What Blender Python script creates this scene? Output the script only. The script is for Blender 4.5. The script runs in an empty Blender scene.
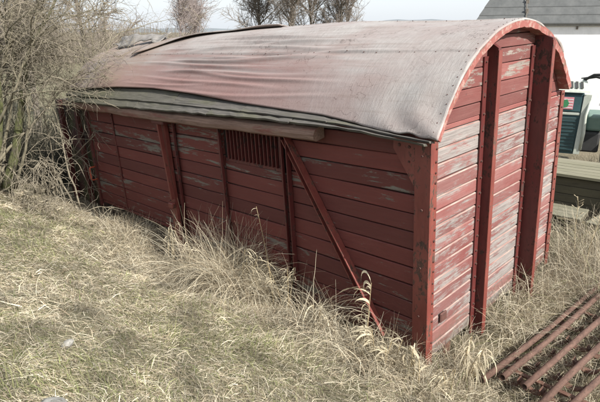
import bpy, bmesh, math, random
import numpy as np
from mathutils import Matrix, Vector
R = math.radians
rng = np.random.default_rng(7)
random.seed(7)
scene = bpy.context.scene
C = scene.collection

# ------------------------------------------------------------------ camera
cam_d = bpy.data.cameras.new('camera'); cam = bpy.data.objects.new('camera', cam_d); C.objects.link(cam)
cam.location = (2.246, -3.922, 3.041)
cam.rotation_euler = (R(72.1), 0, R(45.3))
cam_d.sensor_width = 36; cam_d.lens = 526.06 / 600 * 36
cam_d.clip_start = 0.05; cam_d.clip_end = 9000
scene.camera = cam
# ------------------------------------------------------------------ light
SUN = Vector((0.76, 0.035, 0.64)).normalized()
elev = math.asin(SUN.z); az = math.atan2(SUN.x, SUN.y)
world = bpy.data.worlds.new('World'); scene.world = world; world.use_nodes = True
nt = world.node_tree; nt.nodes.clear()
sky = nt.nodes.new('ShaderNodeTexSky'); sky.sky_type = 'NISHITA'; sky.sun_disc = False
sky.sun_elevation = elev; sky.sun_rotation = az
sky.air_density = 1.0; sky.dust_density = 3.0; sky.ozone_density = 1.0
bg = nt.nodes.new('ShaderNodeBackground'); bg.inputs[1].default_value = 0.10
mxw = nt.nodes.new('ShaderNodeMix'); mxw.data_type = 'RGBA'; mxw.inputs[0].default_value = 0.60
mxw.inputs[7].default_value = (6.6, 7.0, 7.5, 1)          # thin even veil of white cloud
wo = nt.nodes.new('ShaderNodeOutputWorld')
nt.links.new(sky.outputs[0], mxw.inputs[6]); nt.links.new(mxw.outputs[2], bg.inputs[0]); nt.links.new(bg.outputs[0], wo.inputs[0])
sd = bpy.data.lights.new('sun', 'SUN'); sd.energy = 5.0; sd.angle = R(0.6); sd.color = (1.0, 0.965, 0.915)
so = bpy.data.objects.new('sun', sd); C.objects.link(so)
so.rotation_euler = (-SUN).to_track_quat('-Z', 'Y').to_euler(); so.location = (20, 5, 18)
scene.view_settings.view_transform = 'Standard'; scene.view_settings.look = 'None'
scene.view_settings.exposure = 0.93; scene.view_settings.gamma = 1.0; scene.view_settings.use_curve_mapping = False

scene.cycles.max_bounces = 6; scene.cycles.diffuse_bounces = 3; scene.cycles.transmission_bounces = 3; scene.cycles.glossy_bounces = 2

# ------------------------------------------------------------------ helpers
def tag(o, label=None, cat=None, group=None, kind=None):
    if label: o['label'] = label
    if cat: o['category'] = cat
    if group: o['group'] = group
    if kind: o['kind'] = kind
    return o
def empty(name, loc=(0, 0, 0), rz=0):
    o = bpy.data.objects.new(name, None); o.empty_display_size = .2; C.objects.link(o)
    o.location = loc; o.rotation_euler = (0, 0, rz); return o
def link(name, me, parent=None):
    o = bpy.data.objects.new(name, me); C.objects.link(o)
    if parent is not None: o.parent = parent
    return o
def mesh(name, v, f, mats, parent=None, smooth=False, mi=None):
    me = bpy.data.meshes.new(name); me.from_pydata([tuple(map(float, q)) for q in v], [], f); 
    for m in (mats if isinstance(mats, (list, tuple)) else [mats]): me.materials.append(m)
    if mi is not None: me.polygons.foreach_set('material_index', mi)
    if smooth: me.polygons.foreach_set('use_smooth', [True] * len(me.polygons))
    bm = bmesh.new(); bm.from_mesh(me); bmesh.ops.recalc_face_normals(bm, faces=bm.faces); bm.to_mesh(me); bm.free()
    me.update(); return link(name, me, parent)
def npmesh(name, v, quads, mat, parent=None, col=None, smooth=True):
    """large mesh from numpy arrays (quads: (F,4))"""
    me = bpy.data.meshes.new(name); v = np.asarray(v, np.float32); q = np.asarray(quads, np.int32)
    me.vertices.add(len(v)); me.vertices.foreach_set('co', v.ravel())
    me.loops.add(q.size); me.loops.foreach_set('vertex_index', q.ravel())
    me.polygons.add(len(q)); me.polygons.foreach_set('loop_start', np.arange(len(q), dtype=np.int32) * 4)
    if smooth: me.polygons.foreach_set('use_smooth', np.ones(len(q), bool))
    me.materials.append(mat)
    if col is not None:
        a = me.attributes.new('tint', 'FLOAT_COLOR', 'POINT'); a.data.foreach_set('color', np.asarray(col, np.float32).ravel())
    me.update(calc_edges=True); me.validate(); return link(name, me, parent)
def boxvf(a, b):
    x0, y0, z0 = a; x1, y1, z1 = b
    v = [(x0,y0,z0),(x1,y0,z0),(x1,y1,z0),(x0,y1,z0),(x0,y0,z1),(x1,y0,z1),(x1,y1,z1),(x0,y1,z1)]
    return v, [(0,3,2,1),(4,5,6,7),(0,1,5,4),(1,2,6,5),(2,3,7,6),(3,0,4,7)]
def box(name, a, b, mat, parent=None, bev=0.006, seg=1):
    bm = bmesh.new(); v, f = boxvf(a, b); vs = [bm.verts.new(q) for q in v]
    for q in f: bm.faces.new([vs[i] for i in q])
    if bev: bmesh.ops.bevel(bm, geom=bm.edges[:], offset=bev, segments=seg, affect='EDGES', profile=.5)
    me = bpy.data.meshes.new(name); bm.to_mesh(me); bm.free(); me.materials.append(mat); return link(name, me, parent)
def joined(name, shapes, mat, parent=None, smooth=False):
    V, F = [], []
    for v, f in shapes:
        n = len(V); V += list(v); F += [tuple(i + n for i in q) for q in f]
    return mesh(name, V, F, mat, parent, smooth)
def prism(poly, d):
    """polygon (list of 3D points) extruded by vector d"""
    n = len(poly); v = [tuple(p) for p in poly] + [tuple(np.add(p, d)) for p in poly]
    f = [tuple(range(n))[::-1], tuple(range(n, 2*n))] + [(i, (i+1) % n, n+(i+1) % n, n+i) for i in range(n)]
    return v, f
def beam(a, b, w, h, up=(0, 0, 1), off=0):
    """rectangular bar a->b; w across (a->b x up), h along up"""
    a, b = Vector(a), Vector(b); t = (b-a).normalized(); s = t.cross(Vector(up)).normalized(); u = s.cross(t)
    v = [p + s*w/2*i + u*h/2*j for p in (a, b) for i, j in ((-1,-1),(1,-1),(1,1),(-1,1))]
    return [tuple(q) for q in v], [(3,2,1,0),(4,5,6,7),(0,1,5,4),(1,2,6,5),(2,3,7,6),(3,0,4,7)]
def tubes(P, rad, k=5, close=False):
    """P (N,S,3), rad (N,S) -> verts, quads of k-sided tubes"""
    P = np.asarray(P, float); N, S, _ = P.shape; rad = np.asarray(rad, float)
    T = np.gradient(P, axis=1); T /= np.linalg.norm(T, axis=2, keepdims=True) + 1e-9
    ref = np.where(np.abs(T[:, :1, 2:]) > .8, [[[1., 0, 0]]], [[[0, 0, 1.]]]) * np.ones((N, S, 3))
    n1 = np.cross(T, ref); n1 /= np.linalg.norm(n1, axis=2, keepdims=True) + 1e-9; n2 = np.cross(T, n1)
    a = np.arange(k) * 2*np.pi/k
    V = P[:, :, None] + rad[:, :, None, None] * (np.cos(a)[:, None]*n1[:, :, None] + np.sin(a)[:, None]*n2[:, :, None])
    idx = np.arange(N*S*k).reshape(N, S, k)
    A = idx[:, :-1]; B = idx[:, 1:]
    Q = np.stack([A, np.roll(A, -1, 2), np.roll(B, -1, 2), B], -1).reshape(-1, 4)
    return V.reshape(-1, 3), Q
def tube(name, pts, r, mat, parent=None, k=10, caps=True):
    pts = np.asarray(pts, float)[None]; rr = np.full((1, pts.shape[1]), r) if np.isscalar(r) else np.asarray(r)[None]
    V, Q = tubes(pts, rr, k); F = [tuple(q) for q in Q]
    if caps: n = len(V); F += [tuple(range(k))[::-1], tuple(range(n-k, n))]
    o = mesh(name, V, F, mat, parent, True)
    return o
def revolve(name, prof, mat, parent=None, k=24, axis='z', at=(0,0,0)):
    V, F = [], []
    for r, h in prof:
        for i in range(k):
            a = 2*math.pi*i/k; q = (r*math.cos(a), r*math.sin(a), h)
            if axis == 'x': q = (q[2], q[0], q[1])
            if axis == 'y': q = (q[0], q[2], q[1])
            V.append(tuple(np.add(q, at)))
    for j in range(len(prof)-1):
        for i in range(k): F.append((j*k+i, j*k+(i+1) % k, (j+1)*k+(i+1) % k, (j+1)*k+i))
    F += [tuple(range(k)), tuple(range((len(prof)-1)*k, len(prof)*k))]
    return mesh(name, V, F, mat, parent, True)
def sines(seed, n, lo, hi):
    r = np.random.default_rng(seed); th = r.uniform(0, 2*np.pi, n); k = r.uniform(lo, hi, n); ph = r.uniform(0, 2*np.pi, n)
    return np.stack([np.cos(th)*k, np.sin(th)*k, ph], 1)
_S1 = sines(1, 9, 1.2, 3.5); _S2 = sines(2, 14, 6, 16); _S3 = sines(3, 9, .5, 1.6); _S4 = sines(4, 10, 2.5, 7)
def wob(S, x, y):
    x = np.asarray(x, float); y = np.asarray(y, float)
    return sum(np.sin(a*x + b*y + c) for a, b, c in S) / math.sqrt(len(S))
def sstep(a, b, x):
    t = np.clip((np.asarray(x, float)-a)/(b-a), 0, 1); return t*t*(3-2*t)
def G(x, y):
    """ground height"""
    x = np.asarray(x, float); y = np.asarray(y, float)
    z = np.interp(y, [-400, -30, -9, -5, -3.2, -1.2, -.25, .3, 4, 8, 60, 400, 3000], [2.5, 2.2, 2.0, 1.60, 1.13, .31, -.06, -.13, -.08, -.05, -.3, -.5, -2])
    z = z - .07*sstep(-1.6, -3.4, x)*sstep(-2.6, -1.2, y)*sstep(1.5, -.1, y) + .04*sstep(-4.8, -6.6, x)*sstep(1.5, -.2, y) + .06*sstep(-6, -10, x)*sstep(1, -1, y)
    z = z - .05*sstep(.35, .7, x)*sstep(2.0, 1.6, x)*sstep(-.1, .3, y)*sstep(5, 3, y) - .10*sstep(.9, 2.4, x)*sstep(-1.5, .2, y)*sstep(6, 2, y)
    near = sstep(30, 10, np.hypot(x, y))
    return z + near*(.03*wob(_S1, x, y) + .016*wob(_S2, x, y))

# ------------------------------------------------------------------ materials
class N:
    def __init__(s, name):
        s.m = bpy.data.materials.new(name); s.m.use_nodes = True; s.t = s.m.node_tree; s.t.nodes.clear()
        s.out = s.n('ShaderNodeOutputMaterial'); s.b = s.n('ShaderNodeBsdfPrincipled'); s.l(s.b.outputs[0], s.out.inputs[0])
        s.b.inputs['Roughness'].default_value = .8
        s.tc = s.n('ShaderNodeTexCoord')
    def n(s, t): return s.t.nodes.new(t)
    def l(s, a, b): s.t.links.new(a, b)
    def setv(s, sock, v):
        if hasattr(v, 'default_value') or isinstance(v, bpy.types.NodeSocket): s.l(v, sock)
        else: sock.default_value = (tuple(v) + (1,))[:4] if isinstance(v, (tuple, list)) and sock.type == 'RGBA' else v
    def coord(s, sc=(1, 1, 1), rnd=0):
        mp = s.n('ShaderNodeMapping'); s.l(s.tc.outputs['Object'], mp.inputs[0]); mp.inputs['Scale'].default_value = sc
        if rnd:
            oi = s.n('ShaderNodeObjectInfo'); mu = s.n('ShaderNodeMath'); mu.operation = 'MULTIPLY'; mu.inputs[1].default_value = rnd
            s.l(oi.outputs['Random'], mu.inputs[0]); cb = s.n('ShaderNodeCombineXYZ')
            for i in range(3): s.l(mu.outputs[0], cb.inputs[i])
            s.l(cb.outputs[0], mp.inputs['Location'])
        return mp.outputs[0]
    def noise(s, co, scale=5, det=4, rough=.55, dist=0):
        t = s.n('ShaderNodeTexNoise'); s.l(co, t.inputs['Vector']); t.inputs['Scale'].default_value = scale
        t.inputs['Detail'].default_value = det; t.inputs['Roughness'].default_value = rough; t.inputs['Distortion'].default_value = dist
        return t.outputs['Fac']
    def ramp(s, v, a, b, lo=0., hi=1.):
        r = s.n('ShaderNodeMapRange'); r.clamp = True; s.l(v, r.inputs[0])
        for i, q in enumerate((a, b, lo, hi)): r.inputs[i+1].default_value = q
        return r.outputs[0]
    def math(s, op, a, b=0.):
        m = s.n('ShaderNodeMath'); m.operation = op; s.setv(m.inputs[0], a); s.setv(m.inputs[1], b); return m.outputs[0]
    def mix(s, f, a, b, mode='MIX'):
        m = s.n('ShaderNodeMix'); m.data_type = 'RGBA'; m.blend_type = mode; s.setv(m.inputs[0], f); s.setv(m.inputs[6], a); s.setv(m.inputs[7], b); return m.outputs[2]
    def grey(s, v):
        c = s.n('ShaderNodeCombineColor')
        for i in range(3): s.l(v, c.inputs[i])
        return c.outputs[0]
    def rand(s): return s.n('ShaderNodeObjectInfo').outputs['Random']
    def sep(s, axis):
        q = s.n('ShaderNodeSeparateXYZ'); s.l(s.tc.outputs['Object'], q.inputs[0]); return q.outputs[axis]
    def bump(s, h, strength=.3, dist=.01):
        b = s.n('ShaderNodeBump'); b.inputs['Strength'].default_value = strength; b.inputs['Distance'].default_value = dist
        s.l(h, b.inputs['Height']); s.l(b.outputs[0], s.b.inputs['Normal'])
    def col(s, c): s.setv(s.b.inputs['Base Color'], c)
    def rough(s, v): s.setv(s.b.inputs['Roughness'], v)

def mat_paint(name, ax, red, bleach, wood, peel, fade, coherent=.5, moss=0, soft=.0):
    """old oil paint on boards; grain runs along axis ax"""
    m = N(name); st = [1, 1, 1]; st[ax] = .14
    co = m.coord(tuple(st), 61.0); co0 = m.coord(tuple(.5 if i == ax else 1 for i in range(3)))
    st2 = [1, 1, 1]; st2[ax] = .035
    grain = m.noise(m.coord(tuple(st2), 23.0), 70, 5, .65)
    big = m.noise(co0, 1.7, 6, .66, .5); own = m.noise(co, 9, 6, .68, .5)
    fine = m.noise(co, 38, 6, .8)
    f = m.ramp(m.math('ADD', m.math('MULTIPLY', big, coherent*2), m.math('MULTIPLY', own, (1-coherent)*2)), 1.0-fade, 1.42-fade)
    c = m.mix(f, red, bleach)
    v = m.ramp(m.rand(), 0, 1, .72, 1.2); c = m.mix(1., c, m.grey(v), 'MULTIPLY')
    c = m.mix(m.ramp(grain, .3, .7, .35, 0), c, tuple(q*.45 for q in red))
    pk = m.math('ADD', m.math('MULTIPLY', own, .30+.5*(1-coherent)), m.math('ADD', m.math('MULTIPLY', fine, .34), m.math('MULTIPLY', big, .10+.5*coherent)))
    pk = m.math('ADD', pk, m.ramp(m.math('FRACT', m.math('MULTIPLY', m.rand(), 7.31)), 0, 1, -.055, .055))
    pm = m.ramp(pk, .752-peel-soft, .778-peel+soft, 0, .95)
    wc = m.mix(m.ramp(grain, .32, .68), tuple(q*.5 for q in wood), wood)
    c = m.mix(pm, c, wc)
    spots = m.ramp(m.noise(m.coord((1, 1, 1), 9.0), 26, 3, .6), .66, .74, 0, .75)
    c = m.mix(spots, c, (.05, .022, .018))
    dz = m.math('ADD', m.ramp(m.sep(2), .05, .62, .75, -.25), m.math('MULTIPLY', m.math('SUBTRACT', m.noise(m.coord(), 6, 5, .7), .5), 1.4))
    c = m.mix(m.ramp(dz, .2, .8, 0, .55), c, (.075, .055, .035))
    if moss:
        c = m.mix(m.ramp(m.noise(m.coord(), 3, 4, .6), .42, .62, 0, moss), c, (.06, .075, .025))
    m.col(c); m.rough(m.ramp(grain, .2, .8, .62, .9))
    m.bump(m.math('ADD', grain, m.math('MULTIPLY', pm, -.7)), .35, .006); return m.m
def mat_simple(name, a, b, scale=8, st=(1, 1, 1), rough=.8, bump=.2, dark=.0, rnd=13.0, metal=0, det=5):
    m = N(name); co = m.coord(st, rnd); n = m.noise(co, scale, det, .65, .3)
    c = m.mix(m.ramp(n, .3, .7), a, b)
    if dark:
        c = m.mix(m.ramp(m.noise(co, scale*3.1, 4, .7), .52, .68, 0, dark), c, tuple(q*.3 for q in a))
    m.col(c); m.rough(rough); m.b.inputs['Metallic'].default_value = metal
    if bump: m.bump(n, bump, .01)
    return m.m
RED = (.155, .028, .022)
M = {}
M['front'] = mat_paint('red_paint_side', 0, (.118, .025, .018), (.15, .038, .029), (.17, .15, .12), .072, .05, .30)
M['gable'] = mat_paint('bleached_red_paint_gable', 1, (.160, .036, .031), (.205, .10, .09), (.26, .235, .218), .134, .34, .72, soft=.016)
M['gable_top'] = mat_paint('bleached_red_paint_arch', 1, (.155, .038, .032), (.19, .075, .064), (.25, .215, .185), .085, .2, .5)
M['bare_edge'] = mat_simple('bare_board_edge', (.30, .26, .22), (.15, .04, .034), 9, (1, .2, 1), .85)
def mat_iron(name, a, b, rust, amt):
    m = N(name); co = m.coord((1, 1, .6), 7.0); n1 = m.noise(co, 5, 5, .6, .3); n2 = m.noise(co, 24, 6, .75, .4); n3 = m.noise(m.coord((1, 1, .12), 3.0), 30, 4, .6)
    c = m.mix(m.ramp(n1, .35, .65), a, b); c = m.mix(m.ramp(n3, .5, .75, 0, .5), c, tuple(q*.4 for q in a))
    k = m.math('ADD', m.math('MULTIPLY', n2, .6), m.math('MULTIPLY', n1, .4)); ch = m.ramp(k, .60-amt, .63-amt)
    c = m.mix(ch, c, m.mix(m.ramp(n3, .4, .6), rust, tuple(q*.5 for q in rust))); m.col(c); m.rough(m.ramp(ch, 0, 1, .5, .9))
    m.bump(m.math('ADD', m.math('MULTIPLY', n2, .5), m.math('MULTIPLY', ch, -.6)), .35, .006); return m.m
M['iron'] = mat_iron('red_painted_iron', (.13, .028, .021), (.175, .046, .034), (.085, .045, .03), .055)
M['iron_dark'] = mat_iron('shade_toned_red_iron', (.078, .0145, .013), (.10, .021, .018), (.05, .025, .018), .055)  # same red iron, darkened to match the stanchions' shaded faces
M['orange'] = mat_simple('orange_handle_paint', (.42, .09, .04), (.33, .07, .04), 20, (1, 1, 1), .5, .05)
def mat_rail():
    m = N('weathered_brown_rail'); g = m.noise(m.coord((.04, 1, 1)), 55, 6, .7, .2); b = m.noise(m.coord((.25, 1, 1)), 6, 5, .65); f = m.noise(m.coord((.15, 1, 1)), 30, 6, .8)
    c = m.mix(m.ramp(g, .32, .68), (.105, .058, .04), (.23, .145, .105)); c = m.mix(m.ramp(b, .54, .64, 0, .75), c, (.15, .045, .032))
    c = m.mix(m.ramp(f, .60, .66, 0, .8), c, (.04, .03, .024)); m.col(c); m.rough(.88); m.bump(g, .7, .01); return m.m
M['rail'] = mat_rail()
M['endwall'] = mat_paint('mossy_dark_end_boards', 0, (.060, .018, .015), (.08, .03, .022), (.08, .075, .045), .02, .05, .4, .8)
M['inside'] = mat_simple('dark_inner_lining', (.03, .018, .014), (.02, .012, .01), 5)
M['rust'] = mat_simple('rust', (.055, .028, .019), (.125, .07, .05), 22, (1, .35, 1), .9, .6, .55)
M['rust_dark'] = mat_simple('dark_rust', (.07, .032, .02), (.13, .062, .04), 14, (1, 1, 1), .9, .3, .4)
M['bolt'] = mat_simple('rusty_bolt', (.05, .02, .015), (.09, .035, .025), 30)
def mat_eave():
    m = N('grey_weathered_eave_board'); gr = m.noise(m.coord((.05, 1, 1), 11.), 60, 5, .7); b = m.noise(m.coord((.3, 1, 1), 5.), 5, 4, .6)
    c = m.mix(m.ramp(gr, .3, .7), (.020, .018, .015), (.115, .104, .09))
    c = m.mix(m.ramp(b, .5, .66, 0, .5), c, (.085, .085, .04))
    gx = m.ramp(m.sep(0), -3.2, -6.0, 0, .5); c = m.mix(gx, c, (.07, .07, .035))
    m.col(c); m.rough(.9); m.bump(gr, .6, .008); return m.m
M['eave'] = mat_eave()
def mat_roof():
    m = N('worn_roofing_felt')
    cloth = m.noise(m.coord((3.0, .35, .35)), 24, 5, .75); streak = m.noise(m.coord((.10, 2.2, 2.2)), 6, 6, .65, .25)
    blot = m.noise(m.coord((1, 1, 1)), 1.6, 5, .6); fine = m.noise(m.coord(), 90, 3, .7)
    c = m.mix(m.ramp(cloth, .30, .70), (.20, .18, .165), (.335, .312, .29))
    c = m.mix(m.ramp(blot, .38, .62, 0, .6), c, (.215, .165, .147))
    c = m.mix(m.ramp(streak, .56, .74, 0, .5), c, (.15, .125, .105))
    c = m.mix(m.ramp(m.noise(m.coord((.5, 1, 1)), 38, 5, .8), .58, .70, 0, .4), c, (.10, .09, .075))
    vo = m.n('ShaderNodeTexVoronoi'); vo.feature = 'DISTANCE_TO_EDGE'; vo.inputs['Scale'].default_value = 4.5; vo.inputs['Randomness'].default_value = 1
    wv = m.n('ShaderNodeVectorMath'); wv.operation = 'ADD'; nz = m.n('ShaderNodeTexNoise'); nz.inputs['Scale'].default_value = 5; nz.inputs['Detail'].default_value = 5
    m.l(m.coord((.45, 1, 1)), wv.inputs[0]); sc = m.n('ShaderNodeVectorMath'); sc.operation = 'SCALE'; sc.inputs['Scale'].default_value = .35; m.l(m.tc.outputs['Object'], nz.inputs['Vector']); m.l(nz.outputs['Color'], sc.inputs[0]); m.l(sc.outputs[0], wv.inputs[1]); m.l(wv.outputs[0], vo.inputs['Vector'])
    crack = m.math('MULTIPLY', m.ramp(vo.outputs['Distance'], .004, .016, 1, 0), m.ramp(blot, .46, .58))
    c = m.mix(m.math('MULTIPLY', crack, .7), c, (.07, .055, .045))
    # band along the front eave where the old red paint of the canvas shows
    z = m.sep(2); x = m.sep(0)
    s = m.math('ADD', m.ramp(z, 2.45, 3.10, .85, -.22), m.math('MULTIPLY', m.math('SUBTRACT', streak, .5), 1.3))
    s = m.math('ADD', s, m.math('MULTIPLY', m.math('SUBTRACT', cloth, .5), .9))
    s = m.math('MULTIPLY', m.ramp(s, .05, .55), m.math('MULTIPLY', m.ramp(x, -.3, -2.4), m.ramp(x, -6.9, -5.6)))
    c = m.mix(m.math('MULTIPLY', s, .74), c, m.mix(m.ramp(fine, .3, .7), (.135, .050, .042), (.20, .105, .09)))
    br = m.math('MULTIPLY', m.ramp(x, -4.6, -5.8), m.ramp(blot, .35, .6, .3, .8)); c = m.mix(br, c, (.21, .155, .115))
    m.col(c); m.rough(m.ramp(streak, .3, .7, .5, .75)); m.bump(m.math('ADD', cloth, m.math('MULTIPLY', fine, .4)), .35, .012); return m.m
M['roof'] = mat_roof()
M['arch'] = None
def mat_arch():
    m = N('flaking_red_arch_trim'); n = m.noise(m.coord((1, 1, 1)), 16, 5, .7); n2 = m.noise(m.coord(), 5, 3, .5)
    c = m.mix(m.ramp(n, .50, .62, 0, .7), (.23, .075, .062), (.33, .24, .20)); c = m.mix(m.ramp(n2, .58, .68, 0, .7), c, (.11, .07, .045))
    m.col(c); m.rough(.85); m.bump(n, .5, .008); return m.m
M['arch'] = mat_arch()
def mat_tint(name, rough=.75, trans=.25, sheen=0):
    m = N(name); a = m.n('ShaderNodeAttribute'); a.attribute_name = 'tint'; m.col(a.outputs['Color']); m.rough(rough)
    d = m.n('ShaderNodeBsdfTranslucent'); m.l(a.outputs['Color'], d.inputs[0]); x = m.n('ShaderNodeMixShader'); x.inputs[0].default_value = trans
    m.l(m.b.outputs[0], x.inputs[1]); m.l(d.outputs[0], x.inputs[2]); m.l(x.outputs[0], m.out.inputs[0])
    m.b.inputs['Specular IOR Level'].default_value = .25; return m.m
M['grass'] = mat_tint('grass_blades')
M['reed'] = mat_tint('dry_reed_leaf', .65, .3)
def mat_ground():
    m = N('meadow_soil'); n = m.noise(m.coord(), 1.3, 6, .65); f = m.noise(m.coord(), 22, 6, .75); far = m.noise(m.coord(), .03, 4, .5)
    c = m.mix(m.ramp(n, .4, .6), (.20, .165, .10), (.155, .135, .075)); c = m.mix(m.ramp(f, .35, .7), tuple((.07, .055, .032)), c)
    c = m.mix(m.ramp(far, .45, .6, 0, .4), c, (.10, .12, .05)); m.col(c); m.rough(.95); m.bump(f, .8, .03); return m.m
M['ground'] = mat_ground()
M['twig'] = mat_simple('pale_dry_twig', (.095, .08, .058), (.27, .235, .17), 5, (1, 1, 1), .85, 0)
M['branch'] = mat_simple('grey_brown_branch', (.085, .075, .05), (.17, .15, .10), 6, (1, 1, 1), .9, 0)
M['twig_far'] = mat_simple('grey_brown_twig', (.17, .14, .115), (.22, .185, .15), .6, (1, 1, 1), .9, 0)
M['birch'] = mat_simple('pale_birch_twig', (.26, .215, .20), (.32, .27, .25), .6, (1, 1, 1), .9, 0)
def mat_moss():
    m = N('mossy_bark'); n = m.noise(m.coord(), 9, 5, .7); g = m.noise(m.coord((1, 1, .2)), 40, 4, .7)
    c = m.mix(m.ramp(n, .36, .56), (.075, .065, .045), (.085, .095, .03)); c = m.mix(m.ramp(g, .35, .7, .5, 0), c, (.04, .035, .02))
    m.col(c); m.rough(.95); m.bump(g, .7, .02); return m.m
M['moss'] = mat_moss()
M['bark'] = mat_simple('grey_bark', (.10, .085, .07), (.15, .13, .105), 4, (1, 1, .3), .9, .3)
M['stone'] = mat_simple('pale_field_stone', (.10, .095, .08), (.32, .31, .28), 22, (1, 1, 1), .95, .8, .5)

# ================================================================== GROUND, HILLS
def axis(lo, hi, step, far):
    a = np.arange(lo, hi+step/2, step); out = []; d = step
    x = a[-1]
    while x < far: d *= 1.22; x += d; out.append(x)
    neg = []; d = step; x = a[0]
    while x > -far: d *= 1.22; x -= d; neg.append(x)
    return np.concatenate([neg[::-1], a, out])
gx = axis(-10, 4, .09, 4000); gy = axis(-6, 7, .09, 4000)
X, Y = np.meshgrid(gx, gy, indexing='ij'); Z = G(X, Y)
I = np.arange(X.size).reshape(X.shape)
q = np.stack([I[:-1, :-1], I[1:, :-1], I[1:, 1:], I[:-1, 1:]], -1).reshape(-1, 4)
ground = npmesh('ground', np.stack([X, Y, Z], -1).reshape(-1, 3), q, M['ground']); tag(ground, kind='structure')
# far wooded hill on the horizon
M['hill'] = mat_simple('wooded_hill', (.12, .14, .15), (.15, .165, .17), .004, (1, 1, 1), .95, 0)
hv, hf = [], []
n = 90
for i in range(n):
    a = R(95 + 100*i/(n-1)); r0, r1 = 1500, 1900
    h = np.interp(math.degrees(a), [126, 132, 140], [37, 25, 11]) + 2*math.sin(i*.21) + 1.5*math.sin(i*.53+1) + 1.5*math.sin(i*1.9)
    for r, z in ((r0, -6), (r0+150, h*.7), (r1-150, h), (r1, -6)): hv.append((r*math.cos(a), r*math.sin(a), z))
for i in range(n-1):
    for j in range(3): hf.append((i*4+j, i*4+j+1, i*4+j+5, i*4+j+4))
hill = mesh('hills', hv, hf, M['hill'], None, True); tag(hill, kind='structure')

# ================================================================== WAGON (modelled in its own level frame, then tilted 3 degrees)
Q = Matrix(((.999, -.017, -.035), (.016, .999, -.036), (.036, .036, .999)))
wag = empty('goods_wagon'); wag.rotation_euler = Q.to_euler()
tag(wag, 'derelict red wooden goods wagon body with arched grey roof, sunk in dry grass', 'wagon')
W = 3.03; CY, CZ, RR = 1.45, 1.30, 1.80
def arch_z(y, r=RR): return CZ + math.sqrt(max(r*r-(y-CY)**2, 0))
def plank(name, ax, a0, a1, z0, z1, face, mats, parent, th=.03, ch=.006, segs=3, out=-1, a0t=None, a1t=None, amp=.002, tiltz=0.):
    """board along axis ax (0: x on the long side, 1: y on the gable); front face at coordinate `face`, facing out"""
    a0t = a0 if a0t is None else a0t; a1t = a1 if a1t is None else a1t
    prof = [(0, z0), (th-ch, z0), (th, z0+ch), (th, z1-ch), (th-ch, z1), (0, z1)]
    V, F, mi = [], [], []
    for s in range(segs+1):
        t = s/segs; dz = random.uniform(-amp, amp); dd = random.uniform(-amp, amp)*1.5
        for d, z in prof:
            k = (z-z0)/(z1-z0); lo = a0+(a0t-a0)*k; hi = a1+(a1t-a1)*k; a = lo+(hi-lo)*t
            dep = face + out*(d-th+dd); zz = z+dz+tiltz*(t-.5)
            V.append((a, dep, zz) if ax == 0 else (dep, a, zz))
    for s in range(segs):
        for j in range(6):
            F.append((s*6+j, s*6+(j+1) % 6, (s+1)*6+(j+1) % 6, (s+1)*6+j)); mi.append(1 if (j == 3 and len(mats) > 1) else 0)
    F += [tuple(range(6)), tuple(range(segs*6, segs*6+6))]; mi += [0, 0]
    return mesh(name, V, F, mats, parent, False, mi)
# inner lining so the joints read dark
wl = -6.62
arcpts = [(y, arch_z(y, RR-.10)) for y in np.linspace(.05, W-.05, 17)]
prof = [(.05, .05)] + [(y, z) for y, z in arcpts] + [(W-.05, .05)]
v, f = prism([(-.06, y, z) for y, z in prof], (wl+.12, 0, 0)); joined('inner_lining', [(v, f)], M['inside'], wag)

# --- long side
rows = [.065+.177*k for k in range(13)]
side = empty('long_side'); side.parent = wag
def fill(x0, x1, zb, zt, face, mats=None, dz=0., gapx=0):
    for k in range(len(rows)-1):
        a, b = rows[k]+dz, rows[k+1]+dz
        if b < zb+.03 or a > zt-.03: continue
        a = max(a, zb); b = min(b, zt)
        plank('board', 0, x0+random.uniform(0, .012), x1-random.uniform(0, .012), a+.0055, b-.0055, face+random.uniform(-.007, .006), [mats or M['front']], side,
              ch=.006, tiltz=random.uniform(-.009, .009), amp=.0035)
fill(-6.58, -4.18, .36, 2.17, .0)
fill(-4.14, -2.915, .02, 2.17, .022, dz=.02)
fill(-2.905, -1.76, .02, 1.62, .022, dz=.02)
fill(-1.75, -.12, .02, 2.17, .0)
# louvre panel in the sliding door
lou = empty('ventilation_louvre'); lou.parent = wag
box('frame', (-2.87, .012, 1.615), (-1.83, .03, 1.655), M['iron_dark'], lou, .004)
for i in range(15):
    x = -2.82+.066*i
    vv, ff = prism([(x, .02, 1.655), (x+.022, -.012, 1.655), (x+.034, -.012, 1.655), (x+.034, .03, 1.655)], (0, 0, .50)); mesh('slat', vv, ff, M['iron_dark'], lou)
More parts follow.
